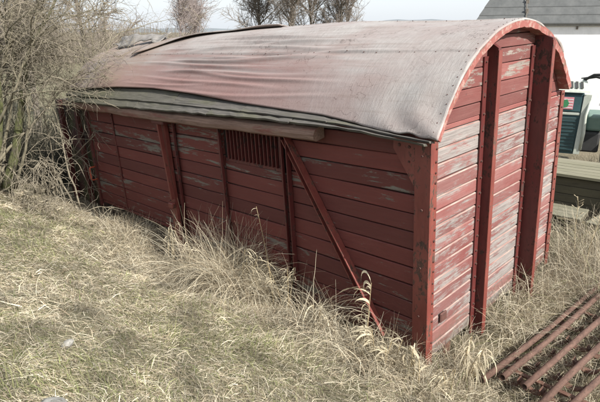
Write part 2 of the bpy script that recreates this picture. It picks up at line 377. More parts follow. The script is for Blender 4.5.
# iron posts of the long side
def bolts(name, pts, nrm, parent, r=.011, h=.009, mat=None):
    r0 = r
    nrm = Vector(nrm); t = Vector((0, 0, 1)) if abs(nrm.z) < .9 else Vector((1, 0, 0)); s = nrm.cross(t); sh = []
    for p in pts:
        if random.random() < .08: continue
        p = Vector(p)+(s*random.uniform(-.006, .006)+t*random.uniform(-.014, .014)); n = 6; r = r0*random.uniform(.75, 1.2); ring = [p + r*(math.cos(a)*s+math.sin(a)*t) for a in [2*math.pi*i/n for i in range(n)]]
        v = [tuple(q) for q in ring] + [tuple(q*.0 + (p + (q-p)*.7 + nrm*h)) for q in ring]
        sh.append((v, [tuple(range(n, 2*n))] + [(i, (i+1) % n, n+(i+1) % n, n+i) for i in range(n)]))
    o = joined(name, sh, mat or M['bolt'], parent); tag(o, kind='stuff'); return o
def angle_post(name, x0, x1, zb, zt, y, mat, lean=0., depth=.05):
    sh = [prism([(x0+lean, y, zt), (x1+lean, y, zt), (x1, y, zb), (x0, y, zb)], (0, -.012, 0)),
          prism([(x1+lean, y-.0125, zt), (x1+lean+.012, y-.0125, zt), (x1+.012, y-.0125, zb), (x1, y-.0125, zb)], (0, -depth, 0))]
    return joined(name, sh, mat, wag)
# left door post: channel with raised flanges, foot bent outward
pl = [prism([(-4.25+l, -.002-.04*b, z), (-4.11+l, -.002-.04*b, z), (-4.11+l2, -.002-.04*b2, z2), (-4.25+l2, -.002-.04*b2, z2)], (0, -.05, 0)) for (l, b, z), (l2, b2, z2) in
      zip([(0, 0, 2.06), (.05, .2, .9), (.09, .6, .45)], [(.05, .2, .9), (.09, .6, .45), (.15, 1., .0)])]
post = joined('door_post', pl, M['iron'], wag)
v, f = beam((-4.18, -.10, 2.04), (-4.05, -.10, .92), .03, .055, (0, 1, 0)); mesh('post_flange', v, f, M['iron'], post)
bolts('bolts', [(-4.232+.05*(2.0-z)/1.1, -.054-.006*(2-z), z) for z in np.arange(.75, 2., .11)], (0, -1, 0), post, .012, .012)
box('latch', (-4.13, -.15, .79), (-4.02, -.08, .87), M['iron'], post, .012)
angle_post('door_jamb', -3.99, -3.93, .0, 2.1, .0, M['iron_dark'], 0, .03)
# door strips
for x0, x1, d in ((-2.95, -2.885, .035), (-1.83, -1.785, .035), (-1.735, -1.68, .06)):
    angle_post('door_strip', x0, x1, .02, 2.12, .0, M['iron_dark'], -.03, d)
joined('bolted_strip', [prism([(-5.78, -.004, 2.1), (-5.73, -.004, 2.1), (-5.66, -.004, .36), (-5.71, -.004, .36)], (0, -.01, 0))], M['iron_dark'], wag)
bolts('strip_bolts', [(-5.755+.07*(2.1-z)/1.74, -.014, z) for z in np.arange(.42, 2.08, .12)], (0, -1, 0), wag, .012, .01)
joined('edge_strip', [prism([(-6.66, -.002, 2.15), (-6.585, -.002, 2.15), (-6.585, -.002, .3), (-6.66, -.002, .3)], (0, -.03, 0))], M['iron_dark'], wag)
bolts('edge_bolts', [(-6.62, -.032, z) for z in np.arange(.4, 2.1, .15)], (0, -1, 0), wag, .012, .01)
mesh('corner_gusset', *prism([(-4.25, -.004, 2.06), (-4.56, -.004, 2.06), (-4.52, -.004, 1.99), (-4.25, -.004, 1.72)], (0, -.012, 0)), M['iron_dark'], wag)
# diagonal brace: angle iron, one leg flat on the boards, the other standing out
a, b = Vector((-1.74, -.006, 2.03)), Vector((-.47, -.006, .13)); t = (b-a).normalized(); s = Vector((t.z, 0, -t.x)) * -1
if s.x < 0: s = -s
sh = [prism([tuple(a-s*.045), tuple(a+s*.035), tuple(b+s*.035), tuple(b-s*.045)], (0, -.012, 0)),
      prism([tuple(a+s*.035), tuple(a+s*.047), tuple(b+s*.047), tuple(b+s*.035)], (0, -.085, 0)),
      prism([tuple(a-s*.057), tuple(a-s*.0455), tuple(b-s*.0455), tuple(b-s*.057)], (0, -.05, 0))]
joined('diagonal_brace', sh, M['iron'], wag)
# corner post with gusset
cp = joined('corner_post', [prism([(-.135, -.014, -.05), (.022, -.014, -.05), (.022, -.014, 2.2), (-.135, -.014, 2.2)], (0, -.014, 0)),
     prism([(.010, -.0135, -.05), (.022, -.0135, -.05), (.022, .085, -.05), (.010, .085, -.05)], (0, 0, 2.25))], M['iron'], wag)
mesh('gusset', *prism([(-.1352, -.012, 2.17), (-.36, -.012, 2.17), (-.36, -.012, 2.07), (-.1352, -.012, 1.74)], (0, -.012, 0)), M['iron'], cp)
bolts('post_bolts', [(.022, .058, z) for z in np.arange(.1, 2.1, .105)], (1, 0, 0), cp, .013, .012)
bolts('gusset_bolts', [(-.06, -.028, z) for z in (2.1, 2.02, 1.55, 1.0, .5)]+[(-.2, -.024, 2.1), (-.2, -.024, 1.98), (-.3, -.024, 2.1)], (0, -1, 0), cp, .014, .012)
# grab handle
tube('grab_handle', [(-6.62, -.03, 1.02), (-6.62, -.12, 1.02), (-6.62, -.135, 1.00), (-6.60, -.135, .82), (-6.60, -.12, .80), (-6.60, -.03, .80)], .015, M['orange'], wag, 8)
# sliding door rail, a rounded cover moulding
rp = [(-.03, 2.085), (-.15, 2.065), (-.185, 2.085), (-.19, 2.13), (-.165, 2.175), (-.11, 2.20), (-.03, 2.205)]
V, F = [], []
xs = np.linspace(-6.75, -1.17, 40)
for i, x in enumerate(xs):
    o1 = .006*math.sin(i*.9)+.004*math.sin(i*2.3+1); sag = .025*math.sin(math.pi*i/39) - .02*(i < 1)
    for y, z in rp: V.append((x, y-.012*math.sin(i*.55), z+o1*.6+float(np.interp(x, [-6.4, -4, -2, -1.1], [-.02, -.03, -.008, .003]))))
m_ = len(rp)
for i in range(39):
    for j in range(m_): F.append((i*m_+j, i*m_+(j+1) % m_, (i+1)*m_+(j+1) % m_, (i+1)*m_+j))
F += [tuple(range(m_)), tuple(range(39*m_, 40*m_))]
dr = mesh('door_rail', V, F, M['rail'], wag, False)
box('rail_bracket', (-4.30, -.14, 1.985), (-4.0, .0, 2.06), M['iron_dark'], wag, .01)
# header board behind the rail and fascia boards under the roof lip
plank('header_board', 0, -6.6, -.12, 2.17, 2.29, .01, [M['front']], wag, segs=6)
def lip(x):    # the roofing lip along the side: (y, z)
    s_ = np.interp(x, [-7.3, -6.5, -5.4, -4.4, -3.4, -2.5, -1.2, -.3, .2], [.17, .18, .24, .26, .22, .17, .12, .02, -.02]); r_ = RR+np.interp(x, [-7.3, -6, -4, -2.5, .2], [.03, .04, .04, .02, .0]); an = R(-59.6)+s_/RR
    return CY+r_*math.sin(an), CZ+r_*math.cos(an)
def strip(name, x0, x1, top, bot, th, n, mat, jit=.004):
    V, F = [], []
    for i in range(n+1):
        x = x0+(x1-x0)*i/n; (ya, za), (yb, zb) = top(x), bot(x); j = random.uniform(-jit, jit); k = random.uniform(-jit, jit)
        V += [(x, ya, za+j), (x, yb, zb+k), (x, yb+th*.6, zb-th+k), (x, ya+th*.6, za-th+j)]
    for i in range(n):
        for j in range(4): F.append((i*4+j, i*4+(j+1) % 4, (i+1)*4+(j+1) % 4, (i+1)*4+j))
    F += [(0, 1, 2, 3), (n*4+3, n*4+2, n*4+1, n*4)]
    return mesh(name, V, F, mat, wag)
def eb(x, t, dy=0., dz=0.):     # point on the sloping eave boarding, t 0 at lip, 1 at the outer edge
    y, z = lip(x); y0, z0 = y+.04, z-.022; y1, z1 = -.20, np.interp(x, [-7, -4.5, -2, -.8, .1], [2.20, 2.215, 2.265, 2.262, 2.205])
    return y0+(y1-y0)*t+dy, z0+(z1-z0)*t+dz
cuts = [-7.1, -5.35, -3.75, -2.35, -1.05, .08]
for a0, a1 in zip(cuts[:-1], cuts[1:]):
    strip('eave_board', a0+.006, a1-.006, lambda x: eb(x, 0), lambda x: eb(x, .66), .02, 9, M['eave'], .004)
cuts = [-6.9, -4.6, -2.9, -1.5, .06]
for a0, a1 in zip(cuts[:-1], cuts[1:]):
    strip('lower_eave_board', a0+.01, a1-.01, lambda x: eb(x, .60, 0, -.024), lambda x: eb(x, 1.0, 0, -.02), .022, 12, M['eave'], .007)

# --- gable end
gab = empty('gable_end'); gab.parent = wag
z = .0; zs = [0.]
while zs[-1] < 2.12: zs.append(zs[-1]+random.choice((.132, .138, .145, .15)))
zs += [zs[-1]+.05]
while zs[-1] < 3.03: zs.append(zs[-1]+random.choice((.125, .145, .17)))
ri = RR-.055
for a, b in zip(zs[:-1], zs[1:]):
    b = min(b, 3.04)
    if a > 3.0: break
    def yr(zz): 
        if zz < CZ: return .02, W-.02
        h = math.sqrt(max(ri*ri-(zz-CZ)**2, 0)); return max(.02, CY-h), min(W-.02, CY+h)
    l0, h0 = yr(a+.004); l1, h1 = yr(b-.004)
    if h1-l1 < .2: continue
    top = a > 2.1
    sp = [] if random.random() < .5 else [random.choice((.98, 2.04))]
    segs = [(l0, l1, None)] ; cutsy = sp
    st = [(l0, l1)]+[(c+.003, c+.003) for c in cutsy]; en = [(c-.003, c-.003) for c in cutsy]+[(h0, h1)]
    for (p0, p1), (q0, q1) in zip(st, en):
        plank('board', 1, p0, q0, a+.003, b-.003, .0+random.uniform(-.004, .004), [M['gable_top'] if top else M['gable'], M['bare_edge'] if not top else M['gable_top']], gab, ch=.010 if not top else .006, out=1, a0t=p1, a1t=q1, tiltz=random.uniform(-.006, .006))
# stanchions: deep plank-like iron uprights with a bolted flange on the wall
for y, zt, zo, dp in ((.95, 2.93, 2.86, .105), (2.03, 2.97, 2.90, .185)):
    st = joined('stanchion', [prism([(.004, y, -.12), (dp, y, -.12), (dp, y, zo), (.004, y, zt)], (0, .055, 0))], M['iron_dark'], wag)
    joined('flange', [prism([(.0045, y-.085, -.1), (.018, y-.085, -.1), (.018, y-.0005, -.1), (.0045, y-.0005, -.1)], (0, 0, zt-.04))], M['iron_dark'], st)
    joined('edge_strip', [prism([(dp+.0005, y-.006, -.1), (dp+.0005, y+.07, -.1), (dp+.009, y+.07, -.1), (dp+.009, y-.006, -.1)], (0, 0, zo+.08))], M['iron'], st)  # outer edge in the lighter red, the sunlit counterpart of the darkened web
    bolts('bolts', [(.018, y-.045, zz) for zz in np.arange(.1, zt-.15, .155)], (1, 0, 0), st, .014, .014)
ec = joined('rear_corner_post', [prism([(.004, W-.09, -.05), (.018, W-.09, -.05), (.018, W+.012, -.05), (.004, W+.012, -.05)], (0, 0, 2.3)), prism([(.0035, W-.0, -.05), (.0035, W+.012, -.05), (-.12, W+.012, -.05), (-.12, W-.0, -.05)], (0, 0, 2.3))], M['iron'], wag)
bolts('post_bolts', [(.018, W-.05, z) for z in np.arange(.1, 2.2, .15)], (1, 0, 0), ec, .014, .013)
box('rear_wall_plate', (-6.6, W-.14, 2.08), (-.012, W-.02, 2.24), M['iron_dark'], wag, .01)
# patch plate and hole low on the gable
box('hook_plate', (.005, .22, .33), (.03, .34, .43), M['bolt'], wag, .01)
# arched trim and the overhanging rim of the roof
V, F = [], []
TH = 60; A0, A1 = R(-59.6), R(55.6)
for i in range(TH+1):
    a = A0+(A1-A0)*i/TH; jr = .004*math.sin(i*1.7)+random.uniform(-.004, .004); jx = random.uniform(-.005, .005)
    for r, x in ((RR-.012, .122+jx), (RR-.075+jr, .116+jx), (RR-.075+jr, .0), (RR-.012, .0)):
        V.append((x, CY+r*math.sin(a), CZ+r*math.cos(a)))
for i in range(TH):
    for j in range(4): F.append((i*4+j, i*4+(j+1) % 4, i*4+4+(j+1) % 4, i*4+4+j))
F += [(0, 1, 2, 3), (TH*4+3, TH*4+2, TH*4+1, TH*4)]
rim = mesh('roof_arch_trim', V, F, M['arch'], wag)
# --- roof skin with folds
def fold(x, s):
    """radial displacement: x along wagon, s arc distance from front eave"""
    d = .006*wob(_S1, x*.6, s*3) + .004*wob(_S4, x*.5, s*2.5)
    for s0, h, w, xa, xb, ph in ((.35, .012, .03, -5.6, -2.6, 3.3), (.51, .020, .04, -4.2, -.9, 5.3), (.70, .022, .04, -5.6, -2.2, .1), (.89, .024, .04, -3.9, -.4, 1.9), (1.07, .022, .04, -5.2, -1.9, 3.1), (1.25, .018, .04, -5.0, -1.6, 4.4), (1.45, .014, .04, -4.4, -.3, 2.2), (.42, .020, .045, -5.2, -1.6, .3), (.60, .030, .05, -4.9, -1.4, 1.2), (.80, .040, .055, -5.0, -1.1, 2.6), (.98, .032, .05, -4.6, -1.3, 4.), (1.16, .026, .05, -4.3, -.9, 5.), (1.33, .018, .05, -4.0, -.6, .9), (.27, .014, .04, -4.4, -.8, 2.)):
        c = s0+.045*np.sin(x*.9+ph)+.02*np.sin(x*2.1+ph*2)
        g = (s-c)/(w*.62); h = h*.72; win = sstep(xa, xa+1.2, x)*sstep(xb, xb-1.3, x)
        d = d + 1.35*h*win*np.exp(-g*g)*(1+.25*np.sin(x*1.7+ph)) - .6*h*win*np.exp(-((g-1.5)**2))
    d = d + .055*sstep(-.2, -2.2, x)*sstep(-5.8, -4.6, x)*np.exp(-((s-1.85)/.75)**2)
    for s1, hh_ in ((.92, .010), (1.86, .012), (2.75, .010)):      # laps of the felt strips
        d = d + hh_*sstep(s1-.008, s1+.008, s+.012*np.sin(x*1.3+s1*5)+.006*np.sin(x*5.1))*(s < s1+.5)*np.clip((s1+.5-s)/.5, 0, 1)
    # puckers near the gable corner
    d = d + .010*sstep(-.9, .0, x)*sstep(.9, .2, s)*np.sin(x*14+s*9+2*np.sin(s*7))
    return d
nx, ns = 300, 260
xx = np.linspace(-7.25, .118, nx); smax = RR*(A1-A0)
Xr = np.repeat(xx[:, None], ns, 1); u = np.repeat(np.linspace(0, 1, ns)[None], nx, 0)
s0 = np.interp(Xr, [-7.3, -6.5, -5.4, -4.4, -3.4, -2.5, -1.2, -.3, .2], [.17, .18, .24, .26, .22, .17, .12, .02, -.02]); Sr = s0+(smax-s0)*u
a = A0+Sr/RR; rr_ = RR+fold(Xr, Sr)+np.interp(Xr, [-7.3, -6, -4, -2.5, .2], [.03, .04, .04, .02, .0])*np.exp(-((Sr-s0)/.2)**2)
rr_ = rr_ - .05*sstep(-5.6, -7.2, Xr)*np.exp(-((Sr-1.6)/.8)**2)
edge = .016*(wob(_S2, Xr*.7, Xr*0+3)+.6*wob(_S2, Xr*2.9, Xr*0+1))*np.exp(-(Sr/.05)**2)
top = np.stack([Xr+.012*wob(_S2, a*2, a*0)*(u*0+1)*sstep(-.1, .13, Xr), CY+rr_*np.sin(a), CZ+rr_*np.cos(a)+edge], -1)
rb = rr_-.016; bot = np.stack([Xr, CY+rb*np.sin(a), CZ+rb*np.cos(a)+edge-.004], -1)
I = np.arange(nx*ns).reshape(nx, ns); J = I+nx*ns
def grid(I): return np.stack([I[:-1, :-1], I[1:, :-1], I[1:, 1:], I[:-1, 1:]], -1).reshape(-1, 4)
def rimq(a, b): return np.stack([a[:-1], a[1:], b[1:], b[:-1]], -1)
q = np.concatenate([grid(I), grid(J)[:, ::-1], rimq(I[:, 0], J[:, 0])[:, ::-1], rimq(I[:, -1], J[:, -1]), rimq(I[0], J[0]), rimq(I[-1], J[-1])[:, ::-1]])
npmesh('roof', np.concatenate([top.reshape(-1, 3), bot.reshape(-1, 3)]), q, M['roof'], wag)
# felt nails along the laps and the gable edge
pts = []
for s1 in (.90, 1.84, 2.73):
    for x in np.arange(-6.8, .05, .21):
        x += random.uniform(-.03, .03); s_ = s1-.012*math.sin(x*1.3+s1*5)+random.uniform(.01, .03); an = A0+s_/RR; r = RR+float(fold(x, s_))+.001
        pts.append((x, CY+r*math.sin(an), CZ+r*math.cos(an), an))
for s_ in np.arange(.05, smax, .09):
    an = A0+s_/RR; x = .07+random.uniform(-.015, .015); r = RR+float(fold(x, s_))+.001; pts.append((x, CY+r*math.sin(an), CZ+r*math.cos(an), an))
sh = []
for x, y, z, an in pts:
    nv = Vector((0, math.sin(an), math.cos(an))); tv = Vector((0, math.cos(an), -math.sin(an))); xv = Vector((1, 0, 0)); c0 = Vector((x, y, z)); r = random.uniform(.004, .0065)
    ring = [c0+r*(math.cos(a)*xv+math.sin(a)*tv) for a in [1.2566*i for i in range(5)]]
    v = [tuple(q-nv*.004) for q in ring]+[tuple(q+nv*.003) for q in ring]; sh.append((v, [(5, 6, 7, 8, 9)]+[(i, (i+1) % 5, 5+(i+1) % 5, 5+i) for i in range(5)]))
tag(joined('felt_nails', sh, M['bolt'], wag), kind='stuff')
# overlapping upper sheet of felt, its lower edge lifted
def sheet(name, x0, x1, sl, sh, lift, n, k, mat, th=.012):
    V = []; 
    for i in range(n):
        x = x0+(x1-x0)*i/(n-1); a0, a1 = sl(x), sh(x)
        for j in range(k):
            t = j/(k-1); s = a0+(a1-a0)*t; r = RR+float(fold(x, s))+.006+lift(x, t); an = A0+s/RR
            V.append((x, CY+r*math.sin(an), CZ+r*math.cos(an)))
    V = np.array(V); I = np.arange(n*k).reshape(n, k); J = I+n*k
    q = np.concatenate([grid(I), grid(J)[:, ::-1], rimq(I[:, 0], J[:, 0])[:, ::-1], rimq(I[:, -1], J[:, -1]), rimq(I[0], J[0]), rimq(I[-1], J[-1])[:, ::-1]])
    return npmesh(name, np.concatenate([V, V-[0, 0, th]]), q, mat, wag)
half = smax/2
sheet('felt_overlap', -5.75, -3.2, lambda x: np.interp(x, [-5.75, -4.6, -3.2], [half-.90, half-.36, half-.0])+.02*math.sin(x*7), lambda x: half+.35,
      lambda x, t: (.038+.012*math.sin(x*5))*math.exp(-t*5)+.002, 40, 14, M['roof'])
M['felt_edge'] = mat_simple('torn_felt_grey', (.12, .112, .10), (.215, .20, .185), 10, (1, 1, 1), .9, .4, .4)
sheet('torn_felt', -6.95, -5.6, lambda x: half-.52+.14*(x+6.3)+.05*math.sin(x*7)+.03*math.sin(x*19), lambda x: half-.27+.14*(x+6.3)+.05*math.sin(x*5)+.02*math.sin(x*23),
      lambda x, t: .03+.075*t+.03*math.sin(x*5+t*3)+.012*math.sin(x*17+t*5), 40, 7, M['felt_edge'], .014)
v, f = beam((-5.95, 1.32, 3.16), (-5.35, .72, 2.86), .05, .025); mesh('loose_batten', v, f, M['felt_edge'], wag)
v, f = beam((-4.9, 1.52, 3.135), (-4.62, 1.45, 3.15), .07, .03); mesh('ridge_scrap', v, f, M['bolt'], wag)
# --- far end platform beyond the handle
for k in range(11):
    plank('end_board', 0, -8.35, -6.7, .12+.18*k+.004, .12+.18*(k+1)-.004, .16+random.uniform(-.005, .005), [M['endwall']], wag)
for x in (-7.25, -7.95):
    joined('end_post', [prism([(x-.045, .12, .0), (x+.045, .12, .0), (x+.045, .12, 2.1), (x-.045, .12, 2.1)], (0, -.07, 0))], M['iron_dark'], wag)
box('end_box', (-8.3, .17, .1), (-6.66, 2.9, 2.08), M['inside'], wag, .0)
# --- underframe
for y in (.35, 2.6): box('sole_bar', (-6.6, y, -.16), (.0, y+.14, .045), M['rust_dark'], wag, .01)

# ================================================================== BARN
al = R(20); fw = np.array((-math.sin(R(45.3)), math.cos(R(45.3)))); rt = np.array((math.cos(R(45.3)), math.sin(R(45.3))))
e2 = rt*math.cos(al)-fw*math.sin(al)
ang = math.atan2(e2[1], e2[0])
barn = empty('barn', (-9.25, 17.8, -.35), ang); tag(barn, 'long white plastered barn with dark grey sheet roof beyond the wagon', 'barn')
M['plaster'] = mat_simple('white_plaster', (.66, .66, .65), (.76, .76, .75), 1.2, (1, 1, .35), .9, .15, .12)
M['barn_roof'] = mat_simple('dark_grey_roof_sheet', (.055, .058, .056), (.09, .092, .088), 2.5, (1, .4, 1), .8, .25, .2)
ez = 3.72; Lb, Db, pitch = 16., 9., math.tan(R(41))
apex = ez+Db/2*pitch
v, f = boxvf((.4, -.07, 0), (Lb-.4, Db-.3, ez-.03)); mesh('wall', v, f, M['plaster'], barn)
nroof = 12
for k in range(nroof):       # overlapping courses of roofing sheet
    t0, t1 = k/nroof, (k+1)/nroof; y0, y1 = -.25+t0*(Db/2+.25), -.25+t1*(Db/2+.25)+.06
    z0, z1 = ez-.25*pitch*.0+(y0+.25)*pitch*.955-.02, ez+(y1+.25)*pitch*.955-.02
    h0, h1 = .42*(y0+.25), .42*(y1+.25)          # hipped left end
    mesh('roof_course', [(h0, y0, z0), (h1, y1, z1-.03), (h1, y1, z1-.07), (h0, y0, z0-.05), (Lb, y0, z0), (Lb, y1, z1-.03), (Lb, y1, z1-.07), (Lb, y0, z0-.05)],
         [(0, 1, 2, 3), (7, 6, 5, 4), (0, 4, 5, 1), (1, 5, 6, 2), (2, 6, 7, 3), (3, 7, 4, 0)], M['barn_roof'], barn)
ax_ = .42*(Db/2+.25); az_t = ez+(Db/2+.25)*pitch*.955-.06
mesh('hip_roof', [(0, -.25, ez-.05), (0, Db+.25, ez-.05), (ax_, Db/2, az_t), (.03, -.25, ez-.1), (.03, Db+.25, ez-.1), (ax_+.03, Db/2, az_t-.05)], [(0, 1, 2), (5, 4, 3), (0, 3, 4, 1), (1, 4, 5, 2), (2, 5, 3, 0)], M['barn_roof'], barn)
mesh('rear_roof', *prism([(ax_, Db/2, az_t), (ax_, Db+.25, ez-.1), (ax_, Db+.25, ez-.16), (ax_, Db/2, az_t-.06)], (Lb-ax_, 0, 0)), M['barn_roof'], barn)
M['wire'] = mat_simple('galvanised_grey', (.22, .22, .21), (.32, .32, .31), 9, (1, 1, 1), .6, .0)
box('fascia', (.05, -.16, ez-.14), (Lb-.05, -.10, ez-.055), M['wire'], barn, .005)
for i in range(9): box('eave_bracket', (1.2+1.35*i, -.14, ez-.26), (1.27+1.35*i, -.072, ez-.145), M['bark'], barn, .004)
cd = tube('lightning_conductor', [(2.0, -.20, ez+.06), (2.02, .2, ez+.42), (1.95, 1.0, ez+1.1), (2.05, 2.2, ez+2.15)], .018, M['bark'], barn, 6)
for t in (.25, .75, 1.3, 1.9): box('holder', (1.96, t-.05, ez+t*pitch*.955+.14), (2.08, t+.05, ez+t*pitch*.955+.34), M['bark'], cd, .01)
wc = tube('wall_cable', [(5.55, -.20, 3.25), (5.75, -.26, 3.2), (5.78, -.22, 3.05), (5.70, -.16, 2.0), (5.58, -.16, .3)], .022, M['wire'], barn, 6)
for t in (2.9, 2.5, 2.1, 1.7, 1.3, .9): box('cable_holder', (5.5+.08*t, -.24, t-.05), (5.6+.08*t, -.075, t+.05), M['wire'], wc, .01)

# ================================================================== TIMBER PLATFORM, PALLETS, TRACTOR, DRUM
M['dock'] = mat_simple('dark_side_timber', (.055, .048, .032), (.085, .075, .045), 5, (.2, 1, 1), .9, .4, .4)  # darker timber than the deck, for sides, bearers and pallet rails
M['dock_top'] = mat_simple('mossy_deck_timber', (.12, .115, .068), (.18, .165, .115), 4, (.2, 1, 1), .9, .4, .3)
dk = empty('timber_platform', (-1.6, 5.25, .0), R(9)); tag(dk, 'low mossy timber loading platform with dark plank side behind the wagon', 'platform')
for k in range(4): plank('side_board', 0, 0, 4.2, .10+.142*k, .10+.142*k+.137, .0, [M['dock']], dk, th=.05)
for x in (.3, 1.55, 2.9): box('side_post', (x, -.075, .02), (x+.1, -.003, .67), M['dock'], dk, .01)
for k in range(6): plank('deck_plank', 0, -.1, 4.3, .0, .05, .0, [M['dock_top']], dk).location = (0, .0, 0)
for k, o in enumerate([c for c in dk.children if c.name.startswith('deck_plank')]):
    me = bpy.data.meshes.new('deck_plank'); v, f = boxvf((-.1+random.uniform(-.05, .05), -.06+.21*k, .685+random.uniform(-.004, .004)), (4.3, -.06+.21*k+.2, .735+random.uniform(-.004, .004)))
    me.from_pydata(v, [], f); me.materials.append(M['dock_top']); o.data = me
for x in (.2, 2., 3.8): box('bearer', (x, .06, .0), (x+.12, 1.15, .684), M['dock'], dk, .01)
M['pallet'] = mat_simple('grey_pallet_wood', (.115, .11, .07), (.18, .165, .12), 6, (.2, 1, 1), .9, .4, .4)
def pallet(loc, rz, label):
    p = empty('wooden_pallet', loc, rz); tag(p, label, 'pallet', 'grey pallets at the foot of the platform')
    for k in range(4): box('deck_board', (0, .16*k, .09), (.86, .16*k+.145, .115), M['pallet'], p, .005)
    for x in (0, .38, .76): box('block_rail', (x, 0, .0), (x+.1, .62, .0895), M['dock'], p, .006)
pallet((-1.05, 4.62, .10), R(6), 'mossy grey wooden pallet lying nearest the wagon corner')
pallet((-.10, 4.66, .10), R(-5), 'grey wooden pallet at the right edge, beside the timber platform')

M['teal'] = mat_simple('dark_green_enamel', (.024, .060, .066), (.036, .08, .086), 6, (1, 1, 1), .45, .05, .2)
M['tealdark'] = mat_simple('dark_grille_mesh', (.016, .035, .036), (.024, .05, .05), 60, (1, 1, 1), .6, .3)
M['cream'] = mat_simple('chalky_white_enamel', (.34, .37, .31), (.44, .46, .40), 7, (1, 1, .4), .55, .05, .25)
M['pale_green'] = mat_simple('pale_green_enamel', (.10, .16, .13), (.14, .20, .16), 7, (1, 1, 1), .5, .05)
M['rubber'] = mat_simple('black_rubber', (.018, .018, .018), (.03, .03, .028), 12, (1, 1, 1), .8, .1)
M['blue'] = mat_simple('blue_plastic', (.03, .045, .22), (.04, .06, .27), 5, (1, 1, 1), .4, .02)
M['badge_r'] = mat_simple('faded_badge_red', (.45, .13, .16), (.55, .25, .26), 30, (1, 1, 1), .6, .0)
M['badge_g'] = mat_simple('badge_green', (.03, .16, .06), (.04, .2, .08), 30, (1, 1, 1), .6, .0)
M['badge_w'] = mat_simple('badge_white', (.6, .6, .58), (.66, .66, .62), 30, (1, 1, 1), .6, .0)
tr = empty('tractor', (-2.02, 8.6, .0), R(20)); tr.scale = (1.12, 1.12, 1.1); tag(tr, 'old green and cream farm tractor nose behind the wagon end', 'tractor')
# hood: tapered box, its nose toward local -y
hood = [(-.36, 0, .35), (.36, 0, .35), (.36, 0, 1.42), (.33, .06, 1.58), (-.33, .06, 1.58), (-.36, 0, 1.42)]
mesh('hood', *prism(hood, (0, 1.5, .05)), M['teal'], tr)
mesh('corner_column', *prism([(.29, -.035, .36), (.40, -.035, .36), (.46, -.035, 1.56), (.33, -.035, 1.56)], (0, .12, 0)), M['cream'], tr)
box('grille', (-.31, -.03, .40), (.27, -.002, 1.10), M['tealdark'], tr, .01)
for k in range(9): box('grille_bar', (-.30, -.04, .44+.072*k), (.26, -.031, .452+.072*k), M['teal'], tr, .0)
box('grille_surround', (-.35, -.025, 1.145), (.30, -.002, 1.20), M['cream'], tr, .008)
box('badge_panel', (-.35, -.03, 1.215), (.30, -.002, 1.52), M['teal'], tr, .01)
bd = box('badge', (-.16, -.040, 1.26), (.16, -.031, 1.50), M['badge_r'], tr, .003)
for k in range(4): box('badge_stripe', (-.15, -.044, 1.285+.055*k), (.15, -.041, 1.300+.055*k), M['badge_w'], bd, 0)
mesh('badge_leaf', *prism([(-.02, -.0445, 1.29), (.06, -.0445, 1.31), (.085, -.0445, 1.38), (.04, -.0445, 1.46), (-.03, -.0445, 1.43), (-.05, -.0445, 1.36)], (0, -.004, 0)), M['badge_g'], bd)
mesh('hood_top', *prism([(-.38, -.06, 1.60), (.42, -.06, 1.60), (.34, .30, 1.80), (-.30, .30, 1.80)], (0, .02, .04)), M['cream'], tr)
for k in range(6):
    x = -.20+.09*k; mesh('vent_slot', *prism([(x, -.005, 1.676), (x+.05, -.005, 1.676), (x+.035, .2, 1.791), (x-.015, .2, 1.791)], (0, -.006, .006)), M['rubber'], tr)
tube('side_pipe', [(.40, -.02, .45), (.42, -.05, .8), (.40, -.06, 1.15), (.47, .0, 1.5)], .03, M['cream'], tr, 8)
tube('hydraulic_hose', [(.30, .3, 1.82), (.45, .2, 1.93), (.65, .12, 1.95), (.85, .1, 1.87), (.93, .1, 1.72), (.86, .15, 1.58), (.70, .2, 1.5)], .028, M['rubber'], tr, 8)
tube('hydraulic_hose', [(.25, .4, 1.83), (.5, .3, 1.89), (.72, .25, 1.84), (.84, .25, 1.72), (.78, .25, 1.6)], .025, M['rubber'], tr, 8)
box('fender', (.45, .35, .78), (1.25, 1.3, 1.12), M['pale_green'], tr, .06, 3)
box('engine_block', (.37, .3, .35), (.75, 1.2, .77), M['rubber'], tr, .04, 2)
for sx in (-.62, .95):
    wh = revolve('wheel', [(.18, -.10), (.34, -.11), (.40, -.06), (.41, 0), (.40, .06), (.34, .11), (.18, .10)], M['rubber'], tr, 28, 'x', (sx, .55, .40))
    revolve('rim', [(.05, -.085), (.179, -.09), (.179, .09), (.05, .085)], M['cream'], wh, 20, 'x', (sx, .55, .40))
dr_ = empty('blue_drum', (-.93, 9.04, 1.235), R(20)); tag(dr_, 'blue plastic drum lying on the green tractor', 'drum')
revolve('drum_body', [(.16, -.36), (.2, -.34), (.205, -.15), (.212, -.13), (.205, -.11), (.205, .11), (.212, .13), (.205, .15), (.2, .34), (.16, .36)], M['blue'], dr_, 24, 'y', (0, 0, .212))
revolve('cap', [(.035, -.39), (.04, -.36), (.04, -.355)], M['rubber'], dr_, 12, 'y', (.09, 0, .25))

